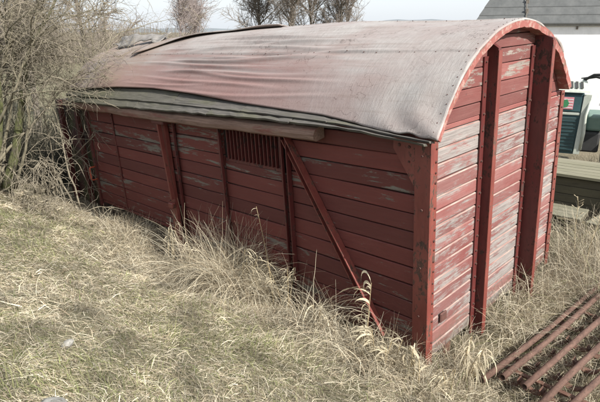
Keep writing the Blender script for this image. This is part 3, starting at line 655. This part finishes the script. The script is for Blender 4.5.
# ================================================================== RUSTY RACK
rk = empty('rusty_hoop_rack', (0, 0, 0)); tag(rk, 'rusty farm rack of long pipes over hooped bands beside the gable', 'farm rack')
ends = [((.53, .12, .0), (.70, 3.7, .02)), ((.645, .28, .03), (.84, 3.8, .05)), ((.845, .24, .04), (1.06, 3.6, .06)), ((1.04, .10, .04), (1.25, 3.5, .05)), ((1.20, .08, -.03), (1.44, 3.4, .0))]
for (a, b) in ends:
    a, b = np.array(a), np.array(b); pp = [a+(b-a)*t+np.array((.010*math.sin(7*t+9*a[0]), 0, .012*math.sin(5*t+17*a[0]))) for t in np.linspace(0, 1, 6)]; 
    V, Q4 = tubes(np.array([pp]), np.full((1, 6), .030), 12); V2, Q5 = tubes(np.array([pp]), np.full((1, 6), .022), 12)
    n0 = len(V); F = [tuple(q) for q in Q4]+[tuple(q+n0)[::-1] for q in Q5]+[(i, (i+1) % 12, n0+(i+1) % 12, n0+i) for i in range(12)]+[(n0-12+i, n0-12+(i+1) % 12, 2*n0-12+(i+1) % 12, 2*n0-12+i) for i in range(12)]
    mesh('pipe', list(V)+list(V2), F, M['rust'], rk, True)
for k in range(10):
    y = .40+.34*k; xc = .74+.062*y; 
    for dx in (-.12, .10, .30):
        pts = []
        for i in range(13):
            a = math.pi*i/12; pts.append((xc+dx+.12*math.cos(a), y+.05*math.sin(a), -.005-.11*math.sin(a)+.012*math.sin(k*2.3+dx*9)))
        V, F = [], []
        for i, p_ in enumerate(pts):
            for dy, dz in ((-.045, 0), (.045, 0), (.045, .008), (-.045, .008)): V.append((p_[0], p_[1]+dy, p_[2]+dz))
        for i in range(12):
            for j in range(4): F.append((i*4+j, i*4+(j+1) % 4, i*4+4+(j+1) % 4, i*4+4+j))
        F += [(0, 1, 2, 3), (51, 50, 49, 48)]
        mesh('hoop', V, F, M['rust_dark'], rk, True)
for y in (.55, 2.2): 
    v, f = beam((.45+.06*y, y, -.055), (1.4+.06*y, y, -.055), .05, .02); mesh('cross_bar', v, f, M['rust_dark'], rk)

# ================================================================== STONES
def stone(loc, r, label, seed, flat=.6):
    bm = bmesh.new(); bmesh.ops.create_icosphere(bm, subdivisions=3, radius=1); rg = np.random.default_rng(seed); S = rg.normal(size=(7, 3)); ph = rg.uniform(0, 6, 7)
    for v in bm.verts:
        d = 1+.10*sum(math.sin(2.2*v.co.dot(Vector(s))+p) for s, p in zip(S, ph))/2.6
        v.co = Vector((v.co.x*r*1.25*d, v.co.y*r*d, v.co.z*r*flat*d))
    me = bpy.data.meshes.new('stone'); bm.to_mesh(me); bm.free(); me.materials.append(M['stone'])
    o = link('stone', me); o.location = loc; o.rotation_euler = (.1, .15, seed); tag(o, label, 'stone')
stone((-.285, -3.24, G(-.285, -3.24)+.03), .085, 'larger pale stone half buried in the grass near the bottom left', 3)
stone((-1.05, -2.87, G(-1.05, -2.87)+.035), .035, 'small white stone in the grass slope left of centre', 5, .8)

# ================================================================== GRASS
def ribbons(P, wv, w):
    """P (N,S,3) centreline, wv (N,3) side vector, w (N,S) widths"""
    Nn, S, _ = P.shape; L = P-wv[:, None]*w[..., None]/2; Rr = P+wv[:, None]*w[..., None]/2
    V = np.stack([L, Rr], 2).reshape(-1, 3); I = np.arange(Nn*S*2).reshape(Nn, S, 2)
    q = np.stack([I[:, :-1, 0], I[:, :-1, 1], I[:, 1:, 1], I[:, 1:, 0]], -1).reshape(-1, 4); return V, q
def blades(x, y, length, elev, azim, curl, width, S=4, zoff=0.0, swirl=.6):
    n = len(x); P = np.zeros((n, S, 3)); P[:, 0] = np.stack([x, y, G(x, y)+zoff], -1)
    el = elev.copy(); az_ = azim.copy(); seg = length/(S-1)
    for k in range(1, S):
        d = np.stack([np.cos(el)*np.cos(az_), np.cos(el)*np.sin(az_), np.sin(el)], -1)
        P[:, k] = P[:, k-1]+d*seg[:, None]; el = el-curl/(S-1); az_ = az_+rng.normal(0, swirl/S, n)
        g = G(P[:, k, 0], P[:, k, 1])+.004; P[:, k, 2] = np.maximum(P[:, k, 2], g+rng.uniform(0, .02, n))
    th = rng.uniform(0, np.pi, n); wv = np.stack([-np.sin(azim)*np.cos(th), np.cos(azim)*np.cos(th), np.sin(th)*.8], -1)
    wv /= np.linalg.norm(wv, axis=1, keepdims=True)
    tp = np.linspace(1, .15, S)[None]**.7; return ribbons(P, wv, width[:, None]*tp)
camxy = np.array((2.246, -3.922))
def inview(x, y, marg=.18):
    d = np.stack([x, y], -1)-camxy; f = d@fw; r = d@rt; return (f > .6) & (np.abs(r) < f*(.571+marg)+.5)
def in_wagon(x, y): return (x > -6.6) & (x < -.0) & (y > -.03+.02*x*0) & (y < 3.05)
STRAW = np.array([(.46, .405, .295), (.39, .335, .235), (.55, .495, .375), (.27, .22, .15), (.36, .33, .255), (.17, .135, .092)])
GREEN = np.array([(.155, .17, .065), (.20, .205, .095), (.12, .14, .055), (.27, .255, .14)])
def tints(n, green):
    c = STRAW[rng.integers(0, len(STRAW), n)]; g = GREEN[rng.integers(0, len(GREEN), n)]
    m = rng.uniform(0, 1, n) < green; c = np.where(m[:, None], g, c)*rng.uniform(.75, 1.2, (n, 1)); return c
def col4(c, S): return np.repeat(np.concatenate([c, np.ones((len(c), 1))], 1), S*2, 0)
def scatter(n, x0, x1, y0, y1, dens):
    x = rng.uniform(x0, x1, n); y = rng.uniform(y0, y1, n); k = inview(x, y) & ~in_wagon(x, y); x, y = x[k], y[k]
    k = rng.uniform(0, 1, len(x)) < dens(x, y); return x[k], y[k]
def dist(x, y): return np.hypot(x-camxy[0], y-camxy[1])
# matted straw of the slope
x, y = scatter(1050000, -10, 4, -6, .25, lambda x, y: np.clip((2.6/dist(x, y))**1.25, .10, 1)*(.75+.25*np.clip(wob(_S4, x, y), -1, 1)))
n = len(x); gm = np.clip(.22+.34*wob(_S1, x*.9, y*.9)+.10*wob(_S4, x, y), .04, .8)*np.interp(y, [-2.0, -.7], [1, .25])
flow = 1.2*wob(_S3, x*2.2, y*2.2)+1.0*wob(_S4, x*.7, y*.7)+R(-70)+0.8*wob(_S2, x*.9, y*.9)+rng.normal(0, 1.3, n)
grn = rng.uniform(0, 1, n) < gm
L = np.where(grn, rng.uniform(.04, .13, n), rng.uniform(.03, .15, n)*rng.uniform(.5, 1.5, n)*np.interp(y, [-2.2, -.9], [.85, 1.25])); el = np.where(grn, rng.uniform(.6, 1.4, n), np.abs(rng.normal(.18, .30, n)))
wd = rng.gamma(2.4, .0011, n).clip(.0010, .009)*(1+.14*np.clip(dist(x, y)-3, 0, 8))
V, q = blades(x, y, L, el, flow, rng.uniform(.2, 2.4, n), wd, 3, rng.uniform(0, .03, n))
c = np.where(grn[:, None], GREEN[rng.integers(0, 4, n)], STRAW[rng.integers(0, 6, n)])*rng.uniform(.7, 1.25, (n, 1))*np.clip(1+.30*wob(_S2, x*.9, y*.9)+.15*wob(_S4, x, y), .42, 1.4)[:, None]
tag(npmesh('meadow_grass', V, q, M['grass'], None, col4(c, 3)), 'matted dry and green grass covering the slope before the wagon', 'grass', kind='stuff')
print('slope blades', n)
# upright tufts mixed into the slope
x, y = scatter(60000, -9, 3.5, -5.5, -.1, lambda x, y: np.clip(.25+.35*wob(_S4, x*1.3, y*1.3), 0, .8)*np.clip((3.5/dist(x, y)), .3, 1))
n = len(x); V, q = blades(x, y, rng.uniform(.06, .2, n), rng.uniform(.5, 1.4, n), rng.uniform(0, 6.3, n), rng.uniform(.6, 2.2, n), rng.uniform(.0018, .0036, n)*(1+.1*np.clip(dist(x, y)-3, 0, 8)), 5)
tag(npmesh('grass_tufts', V, q, M['grass'], None, col4(tints(n, .1), 5)), 'thin upright dry grass tufts scattered over the slope', 'grass', kind='stuff')
# tall bleached grass along the wagon side
def band(x, y): return np.clip(np.interp(y, [-1.1, -.55, -.15, .0], [0, .6, 1, .8])*(.55+.5*wob(_S4, x*1.1, y)), 0, 1)
x, y = scatter(50000, -7.5, .6, -1.1, -.03, band)
n = len(x); hgt = np.interp(x, [-7, -4.2, -3.3, -1, .3], [.15, .16, .27, .28, .13])*(.85+.35*wob(_S1, x*1.6, y))
V, q = blades(x, y, np.clip(hgt, .12, .6)*rng.uniform(.4, 1.2, n), rng.uniform(.5, 1.4, n), rng.uniform(0, 6.3, n), rng.uniform(.5, 2.8, n), rng.uniform(.003, .006, n), 5, 0, .9)
tag(npmesh('short_dry_grass', V, q, M['grass'], None, col4(tints(n, .02), 5)), 'bleached dry grass growing thick along the foot of the wagon side', 'grass', kind='stuff')
x, y = scatter(30000, -5.6, .4, -.8, -.10, lambda x, y: np.clip(.30+.6*wob(_S1, x*2.0, y*.7), 0, 1)*np.interp(y, [-.8, -.35], [.25, 1]))
n = len(x); hgt = np.interp(x, [-5.6, -4.2, -3.3, -1.6, -.6, .4], [.40, .5, .98, 1.0, .66, .22])
V, q = blades(x, y, hgt*rng.uniform(.55, 1.2, n), rng.uniform(1.0, 1.55, n), rng.uniform(0, 6.3, n), np.abs(rng.normal(2.2, 1.3, n)), rng.uniform(.003, .0062, n), 9, 0, 1.6)
tag(npmesh('tall_dry_grass', V, q, M['grass'], None, col4(tints(n, 0)*1.1, 9)), 'tall arching bleached stems standing before the wagon side', 'grass', kind='stuff')
# grass around the gable, rack and platform
x, y = scatter(170000, .0, 4.5, -.6, 8, lambda x, y: np.clip((3.2/dist(x, y))**.9, .25, 1)*(.85+.4*wob(_S4, x, y)))
n = len(x); V, q = blades(x, y, rng.uniform(.10, .42, n)*np.interp(y, [-.6, .1, .6], [.5, .6, 1.05])*np.interp(x, [0, .45, .6, 1.4, 1.7], [1.7, 1.5, .75, .75, 1.3]), rng.uniform(.35, 1.45, n), rng.uniform(0, 6.3, n), rng.uniform(.4, 2.2, n), rng.uniform(.003, .006, n), 5, 0, .8)
tag(npmesh('gable_dry_grass', V, q, M['grass'], None, col4(tints(n, .06), 5)), 'dry grass and weeds around the wagon gable and the rusty rack', 'grass', kind='stuff')
x, y = scatter(100000, -3.5, 2.5, 2.4, 9.5, lambda x, y: .5*np.clip(.5+.5*wob(_S4, x, y), 0, 1))
k = (x > -.02) | (y > 3.15); k &= ~((y > 5.1) & (y < 6.6) & (x > -1.7)) & ~((y > 4.5) & (y < 5.25) & (x > -1.1)); x, y = x[k], y[k]
n = len(x); V, q = blades(x, y, rng.uniform(.3, .95, n)*np.interp(y, [3, 5, 9], [1, .8, .5]), rng.uniform(.8, 1.5, n), rng.uniform(0, 6.3, n), rng.uniform(.2, 1.6, n), rng.uniform(.004, .008, n), 5, 0, .6)
tag(npmesh('rear_dry_grass', V, q, M['grass'], None, col4(tints(n, .05)*.9, 5)), 'tall dry weeds between the wagon gable and the timber platform', 'grass', kind='stuff')

# ================================================================== REEDS AND STALKS
def reed(label, x, y, h, lean, nleaf, ll, lw, side, seed, cat='reed', group=None, stems=1):
    rg = np.random.default_rng(seed); z0 = float(G(x, y)); root = empty('dry_reed', (x, y, z0)); tag(root, label, cat, group)
    for sidx in range(stems):
        bx, by = rg.normal(0, .05*(stems > 1), 2); la = np.array(lean)+rg.normal(0, .10*(stems > 1), 2); hh = h*rg.uniform(.75, 1.05) if stems > 1 else h
        t = np.linspace(0, 1, 9); sp = np.stack([bx+la[0]*hh*t**1.5, by+la[1]*hh*t**1.5, hh*t], -1)
        V, Qd = tubes(sp[None], np.linspace(.006, .0025, 9)[None], 5)
        st = npmesh('stem', V, Qd, M['reed'], root, np.tile((.46, .37, .22, 1), (len(V), 1)))
        n = nleaf; tt = rg.uniform(.25, 1, n); P0 = np.stack([np.interp(tt, t, sp[:, k]) for k in range(3)], -1)
        azl = side+rg.normal(0, .5, n); el = rg.uniform(.1, 1.1, n); S = 8; P = np.zeros((n, S, 3)); P[:, 0] = P0; le = ll*rg.uniform(.35, 1.3, n)/(S-1); e = el.copy(); cu = rg.uniform(1.6, 3.4, n)
        for k in range(1, S):
            d = np.stack([np.cos(e)*np.cos(azl), np.cos(e)*np.sin(azl), np.sin(e)], -1); P[:, k] = P[:, k-1]+d*le[:, None]; e = e-cu/(S-1); azl = azl+rg.normal(0, .12, n)
        a0 = side+rg.normal(0, .3, n); th = rg.uniform(-.9, .9, n); wv = np.stack([-np.sin(a0)*np.cos(th), np.cos(a0)*np.cos(th), np.sin(th)], -1)
        prof = np.array([.5, .9, 1, 1, .9, .7, .45, .08])
        V, q = ribbons(P, wv, lw*.75*rg.uniform(.4, 1.25, n)[:, None]*prof[None]); cc = np.array([(.56, .49, .345)])*rg.uniform(.55, 1.1, (n, 1))
        npmesh('leaves', V, q, M['reed'], root, col4(cc, S))
    return root
reed('dry reed with pale curled leaves all to one side at the foot of the brace', -.40, -.42, .85, (.02, .02), 38, .27, .030, R(205), 11)
reed('low clump of pale curled reed leaves before the wagon corner post', -.06, -.50, .42, (.1, .0), 18, .28, .018, R(200), 12, stems=3)
reed('bent dry reed with arching leaves in front of the gable', .30, .28, .50, (.12, .1), 14, .30, .016, R(-60), 13, stems=2)
reed('curled reed clump left of the rack, at the gable foot', .33, -.18, .34, (.1, .05), 14, .26, .015, R(-100), 14, stems=3)
reed('thin dry stalk with withered leaves beside the door strip, wagon middle', -1.85, -.30, 1.22, (-.16, -.05), 12, .12, .010, R(250), 15)
reed('bushy withered weed below the door strip and the brace top', -1.68, -.22, .62, (.0, -.02), 34, .16, .012, R(270), 16, stems=3)
reed('tangle of curled dry reeds under the louvre', -2.6, -.32, .55, (-.1, -.05), 14, .30, .010, R(220), 17, stems=4)
reed('arched dry reeds between the door post and the louvre', -3.3, -.38, .60, (.15, -.1), 12, .34, .009, R(300), 18, stems=4)
reed('curled reed tuft right of the tangle, before the brace', -1.1, -.36, .45, (.1, -.05), 14, .26, .012, R(-30), 19, stems=3)
reed('broad pale curled leaves spilling round the foot of the corner post', .12, -.42, .36, (.05, -.1), 26, .24, .026, R(160), 71, stems=3)
reed('wide-leaved dry reed tuft between the brace foot and the corner post', -.24, -.42, .46, (.0, -.05), 24, .26, .025, R(230), 72, stems=2)
reed('wide pale reed leaves at the gable foot before the first stanchion', .38, .12, .40, (.1, -.1), 16, .26, .019, R(-70), 73, stems=3)
reed('slender nodding reeds right of the red door post foot', -3.85, -.40, .70, (.2, -.05), 12, .34, .008, R(-20), 74, stems=4)
reed('slender nodding reeds below the middle of the louvre', -2.25, -.42, .66, (.15, -.1), 14, .32, .009, R(10), 75, stems=4)
def stalk(label, x, y, h, lean, nb, seed, group=None):
    rg = np.random.default_rng(seed); z0 = float(G(x, y)); root = empty('weed_stalk', (x, y, z0)); tag(root, label, 'weed', group)
    t = np.linspace(0, 1, 8); sp = np.stack([lean[0]*h*t**1.4+.01*np.sin(t*9), lean[1]*h*t**1.4, h*t], -1)
    V, Qd = tubes(sp[None], np.linspace(.006, .002, 8)[None], 5); npmesh('stem', V, Qd, M['reed'], root, np.tile((.42, .35, .22, 1), (len(V), 1)))
    tt = rg.uniform(.55, 1, nb); P0 = np.stack([np.interp(tt, t, sp[:, k]) for k in range(3)], -1); azl = rg.uniform(0, 6.3, nb); ln = .16*(1.15-tt)+.03; P = np.zeros((nb, 5, 3))
    for k in range(5): P[:, k] = P0+np.stack([np.cos(azl), np.sin(azl), .7+0*azl], -1)*(ln*k/4)[:, None]
    V, Qd = tubes(P, np.tile(np.array([.0018, .0018, .002, .004, .005]), (nb, 1)), 4); npmesh('seed_head', V, Qd, M['reed'], root, np.tile((.50, .43, .30, 1), (len(V), 1)))
gp = 'tall weed stalks by the gable'
for i, (x, y, h) in enumerate([(.38, 3.2, .9), (.15, 3.5, 1.0), (.62, 3.0, .75), (.9, 3.9, .85), (1.15, 3.3, .8)]):
    stalk(['tall seeded weed stalk just beyond the gable, before the pallets', 'tallest weed stalk at the far gable corner', 'short weed stalk behind the first rusty pipe', 'weed stalk in front of the right-hand pallet', 'weed stalk rising at the right edge behind the rack'][i], x, y, h, (random.uniform(-.1, .15), random.uniform(-.1, .1)), 14, 40+i, gp)

# ================================================================== SHRUBS AND TREES
def grow(P0, D0, length, S, jit, pull, rg):
    n = len(P0); P = np.zeros((n, S, 3)); P[:, 0] = P0; d = D0/np.linalg.norm(D0, axis=1, keepdims=True); st = length/(S-1)
    for k in range(1, S):
        d = d+rg.normal(0, jit, (n, 3))+np.asarray(pull)/(S-1); d /= np.linalg.norm(d, axis=1, keepdims=True); P[:, k] = P[:, k-1]+d*st[:, None]
    return P
def kids(P, m, rg, lo=.25, spread=.9):
    n, S, _ = P.shape; i = np.repeat(np.arange(n), m); t = rg.uniform(lo, 1, n*m)*(S-1.001); k = t.astype(int); f = (t-k)[:, None]
    p = P[i, k]*(1-f)+P[i, k+1]*f; d = P[i, k+1]-P[i, k]; d /= np.linalg.norm(d, axis=1, keepdims=True)+1e-9
    return p, d+rg.normal(0, spread, d.shape)*.8, i
def taper(n, S, r0, r1): 
    r0 = np.broadcast_to(np.asarray(r0, float), (n,)); return r0[:, None]*np.linspace(1, r1, S)[None]
def tubeobj(name, P, rad, k, mat, parent, stuff=False):
    V, Qd = tubes(P, rad, k); o = npmesh(name, V, Qd, mat, parent)
    if stuff: tag(o, kind='stuff')
    return o
# the overhanging shrub at the far end of the wagon
rg = np.random.default_rng(21)
sb = empty('overhanging_shrub', (-7.15, -1.75, float(G(-7.15, -1.75)))); tag(sb, 'tangled leafless shrub with mossy stems drooping over the far end of the wagon roof', 'shrub')
off = np.array(sb.location)
ns_ = 11
b0 = rg.normal(0, .16, (ns_, 3))*[1, 1, 0]
dirs = np.array([(-.06, .30, 1), (.1, .25, 1), (.35, .35, .9), (-.3, -.1, 1), (.0, .4, 1.), (.3, .25, 1.), (-.5, .2, .9), (.1, .35, 1.), (.2, .1, 1), (-.1, .5, 1), (.15, .3, 1.)], float)
Lm = np.array([3.6, 3.2, 3.0, 2.8, 3.0, 2.6, 2.6, 3.1, 3.4, 3.2, 2.8])
Ps = grow(b0, dirs, Lm, 12, .10, (.12, .10, .0), rg)
for i in range(ns_): tube('stem', Ps[i], np.linspace([.085, .045, .03, .035, .028, .028, .025, .028, .03, .028, .025][i], .012, 12), M['moss'] if i < 2 else M['branch'], sb, 8)
p, d, i = kids(Ps, 11, rg, .48, .75); n = len(p); P1 = grow(p, d, rg.uniform(.8, 2.0, n), 9, .17, (.75, .65, -.45), rg); tubeobj('branches', P1, taper(n, 9, rg.uniform(.007, .016, n), .3), 5, M['branch'], sb, True)
p, d, i = kids(P1, 13, rg, .1, .85); n = len(p); P2 = grow(p, d, rg.uniform(.25, .8, n), 8, .30, (.08, .05, -.7), rg); tubeobj('twigs', P2, taper(n, 8, rg.uniform(.0025, .0045, n), .45), 4, M['twig'], sb, True)
p, d, i = kids(P2, 2, rg, .1, 1.0); n = len(p); P3 = grow(p, d, rg.uniform(.12, .4, n), 6, .25, (0, 0, -.4), rg); tubeobj('fine_twigs', P3, taper(n, 6, rg.uniform(.0016, .0028, n), .5), 3, M['twig'], sb, True)
# second shrub behind the far end, its twigs spreading above the roof
rg = np.random.default_rng(27)
sc_ = empty('spreading_shrub', (-8.6, 1.2, float(G(-8.6, 1.2)))); tag(sc_, 'wide leafless shrub behind the far roof end, twigs spreading over the torn felt', 'shrub')
ns_ = 12
Ps = grow(rg.normal(0, .3, (ns_, 3))*[1, 1, 0], np.stack([rg.normal(.35, .4, ns_), rg.normal(.0, .5, ns_), np.ones(ns_)], -1), rg.uniform(2.4, 3.6, ns_), 12, .11, (.3, .0, -.25), rg)
for i in range(ns_): tube('stem', Ps[i], np.linspace(.045, .01, 12), M['branch'], sc_, 6)
p, d, i = kids(Ps, 10, rg, .3, .8); n = len(p); P1 = grow(p, d, rg.uniform(.7, 1.7, n), 8, .15, (.25, .1, -.1), rg); tubeobj('branches', P1, taper(n, 8, rg.uniform(.006, .013, n), .3), 4, M['branch'], sc_, True)
p, d, i = kids(P1, 9, rg, .1, .85); n = len(p); P2 = grow(p, d, rg.uniform(.25, .8, n), 6, .2, (.05, 0, -.2), rg); tubeobj('twigs', P2, taper(n, 6, rg.uniform(.003, .005, n), .45), 3, M['twig'], sc_, True)
p, d, i = kids(P2, 2, rg, .1, 1.0); n = len(p); P3 = grow(p, d, rg.uniform(.12, .35, n), 5, .25, (0, 0, -.2), rg); tubeobj('fine_twigs', P3, taper(n, 5, .0024, .5), 3, M['twig'], sc_, True)
# drooping curtain shrub in front of the end boards
rg = np.random.default_rng(22)
cu = empty('drooping_shrub', (-7.45, -.62, float(G(-7.45, -.62)))); tag(cu, 'pale curly twigs hanging in front of the dark end boards', 'shrub')
b0 = rg.normal(0, .22, (9, 3))*[1.6, .6, 0]; Ps = grow(b0, np.stack([rg.normal(.15, .25, 9), rg.normal(-.1, .2, 9), np.ones(9)], -1), rg.uniform(1.6, 2.4, 9), 11, .13, (.2, -.1, -.6), rg)
for i in range(9): tube('stem', Ps[i], np.linspace(.018, .006, 11), M['twig'], cu, 6)
p, d, i = kids(Ps, 6, rg, .5, .8); n = len(p); P1 = grow(p, d, rg.uniform(.5, 1.2, n), 10, .2, (.15, -.1, -1.7), rg); tubeobj('branches', P1, taper(n, 10, .0065, .4), 5, M['twig'], cu, True)
p, d, i = kids(P1, 7, rg, .1, .9); n = len(p); P2 = grow(p, d, rg.uniform(.2, .6, n), 8, .36, (0, 0, -1.3), rg); tubeobj('twigs', P2, taper(n, 8, .0034, .5), 4, M['twig'], cu, True)
# brambles arching out of the grass left of the wagon
br = empty('bramble', (-6.4, -1.35, float(G(-6.4, -1.35)))); tag(br, 'arching bare bramble canes in the grass before the dark end boards', 'bramble')
rg = np.random.default_rng(23); nb = 26
P = grow(rg.normal(0, .6, (nb, 3))*[1, .5, 0], np.stack([rg.normal(.2, .6, nb), rg.normal(.0, .5, nb), rg.uniform(.5, 1.2, nb)], -1), rg.uniform(.5, 1.3, nb), 10, .12, (0, 0, -1.9), rg)
tubeobj('canes', P, taper(nb, 10, .006, .5), 5, M['twig'], br, True)
p, d, i = kids(P, 7, rg, .2, .8); n = len(p); P2 = grow(p, d, rg.uniform(.1, .35, n), 6, .25, (0, 0, -.8), rg); tubeobj('side_shoots', P2, taper(n, 6, .0035, .5), 4, M['twig'], br, True)

def tree(name, label, x, y, h, seed, bark, twig, group, cat='tree', lean=(0, 0), trunk_frac=.25, spread=1., nl=16, slim=1., fine=1., rbase=.16, base=None):
    rg = np.random.default_rng(seed); z = float(G(x, y)) if base is None else base; t = empty(name, (x, y, z)); tag(t, label, cat, group)
    Pt = grow(np.zeros((1, 3)), np.array([(lean[0], lean[1], 1.)]), np.array([h*.92]), 14, .045, (0, 0, .3), rg)
    tube('trunk', Pt[0], np.linspace(rbase, .02, 14), bark, t, 8)
    p, d, i = kids(Pt, nl, rg, trunk_frac, .8*spread); d[:, 2] = np.abs(d[:, 2])*.8+.35; n = len(p)
    ln = h*.42*slim*rg.uniform(.6, 1.1, n)*np.clip(1.25-p[:, 2]/h, .3, 1); P1 = grow(p, d, ln, 9, .12, (0, 0, .55), rg); o = tubeobj('limbs', P1, taper(n, 9, rbase*.32*rg.uniform(.6, 1.1, n), .2), 5, bark, t, True)
    p, d, i = kids(P1, 12, rg, .2, .75); n = len(p); P2 = grow(p, d, h*.13*rg.uniform(.5, 1.2, n), 6, .15, (0, 0, .35), rg); tubeobj('branches', P2, taper(n, 6, .02*fine, .35), 4, twig, t, True)
    p, d, i = kids(P2, 11, rg, .1, .8); n = len(p); P3 = grow(p, d, h*.075*rg.uniform(.4, 1.2, n), 4, .18, (0, 0, .1), rg); tubeobj('crown', P3, taper(n, 4, .010*fine, .5), 3, twig, t, True)
    return t
def at(u, depth, v=31):   # ground position seen at picture column u
    d = (u-300)/526.06; q = camxy+depth*(fw*.9516+rt*d); return q
g = 'bare trees on the skyline behind the roof'
for i, (u, dp, h, lab, sd_, sp) in enumerate([
    (262, 46, 8.2, 'bare spreading tree at the left of the skyline clump', 31, 1.0),
    (288, 44, 9.4, 'bare tree with a stout trunk in the middle of the skyline clump', 32, 1.0),
    (312, 47, 9.2, 'bare tree right of the stout trunk in the skyline clump', 33, 1.1),
    (338, 45, 8.6, 'bare tree at the right end of the skyline clump', 34, 1.1)]):
    q = at(u, dp); tree('bare_tree', lab, q[0], q[1], h, sd_, M['bark'], M['twig_far'], g, spread=sp, nl=34, trunk_frac=.14, rbase=.17, slim=1.15)
for u, dp, h, lab, sd_ in [(190, 42, 9.5, 'slender pale birch at the left of the pair behind the torn felt', 35), (206, 45, 8.5, 'slender pale birch at the right of the pair behind the torn felt', 36)]:
    q = at(u, dp); tree('birch_tree', lab, q[0], q[1], h, sd_, M['birch'], M['birch'], 'pale birches behind the roof', spread=.6, nl=26, slim=.55, trunk_frac=.2, rbase=.10, fine=.9)
g = 'bare trees behind the shrub'
for u, dp, h, lab, sd_ in [(-10, 17, 6.5, 'bare tree at the left edge behind the shrub', 51), (50, 15, 6.0, 'bare tree behind the mossy leaning branch', 52), (105, 19, 6.8, 'bare tree behind the roof end, left of the birches', 53), (20, 30, 9, 'distant bare tree at the far left, behind the others', 55)]:
    q = at(u, dp); tree('bare_tree', lab, q[0], q[1], h, sd_, M['bark'], M['twig_far'], g, spread=1.1, nl=18, trunk_frac=.15, rbase=.10)
# added thicket, coloured dark for the shade beyond the wagon's far end
rg = np.random.default_rng(61); n = 2600
p0 = np.stack([rg.uniform(-14, -8.7, n), rg.uniform(-3.6, 1.5, n), np.zeros(n)], -1); p0[:, 2] = G(p0[:, 0], p0[:, 1])
P = grow(p0, rg.normal(0, .35, (n, 3))+[0, 0, 1], rg.uniform(.5, 1.7, n), 7, .22, (0, 0, -.4), rg)
V, Qd = tubes(P, taper(n, 7, .012, .3), 4)
M['thicket'] = mat_simple('shade_dark_twigs', (.035, .035, .02), (.06, .052, .034), 2, (1, 1, 1), .9, 0)
tag(npmesh('shade_thicket', V, Qd, M['thicket']), 'added twig tangle coloured dark as shade, left of the wagon behind the shrub', 'thicket', kind='stuff')
# low hedge line in the distance
rg = np.random.default_rng(60); n = 5000
u = rg.uniform(-150, 480, n); dp = rg.uniform(55, 75, n); q = camxy+dp[:, None]*(fw*.95+rt*((u-300)/526.06)[:, None]); p0 = np.concatenate([q, G(q[:, 0], q[:, 1])[:, None]], 1)
hh = np.interp(u, [-150, 60, 215, 240, 365, 480], [9, 6.5, 3.0, 2.9, 2.9, 2.4]); P = grow(p0, rg.normal(0, .25, (n, 3))+[0, 0, 1], hh*rg.uniform(.5, 1.05, n), 5, .15, (0, 0, .3), rg)
V, Qd = tubes(P, taper(n, 5, .035, .3), 3)
tag(npmesh('distant_copse', V, Qd, M['twig_far']), 'far bare copse along the horizon behind the wagon', 'copse', kind='stuff')
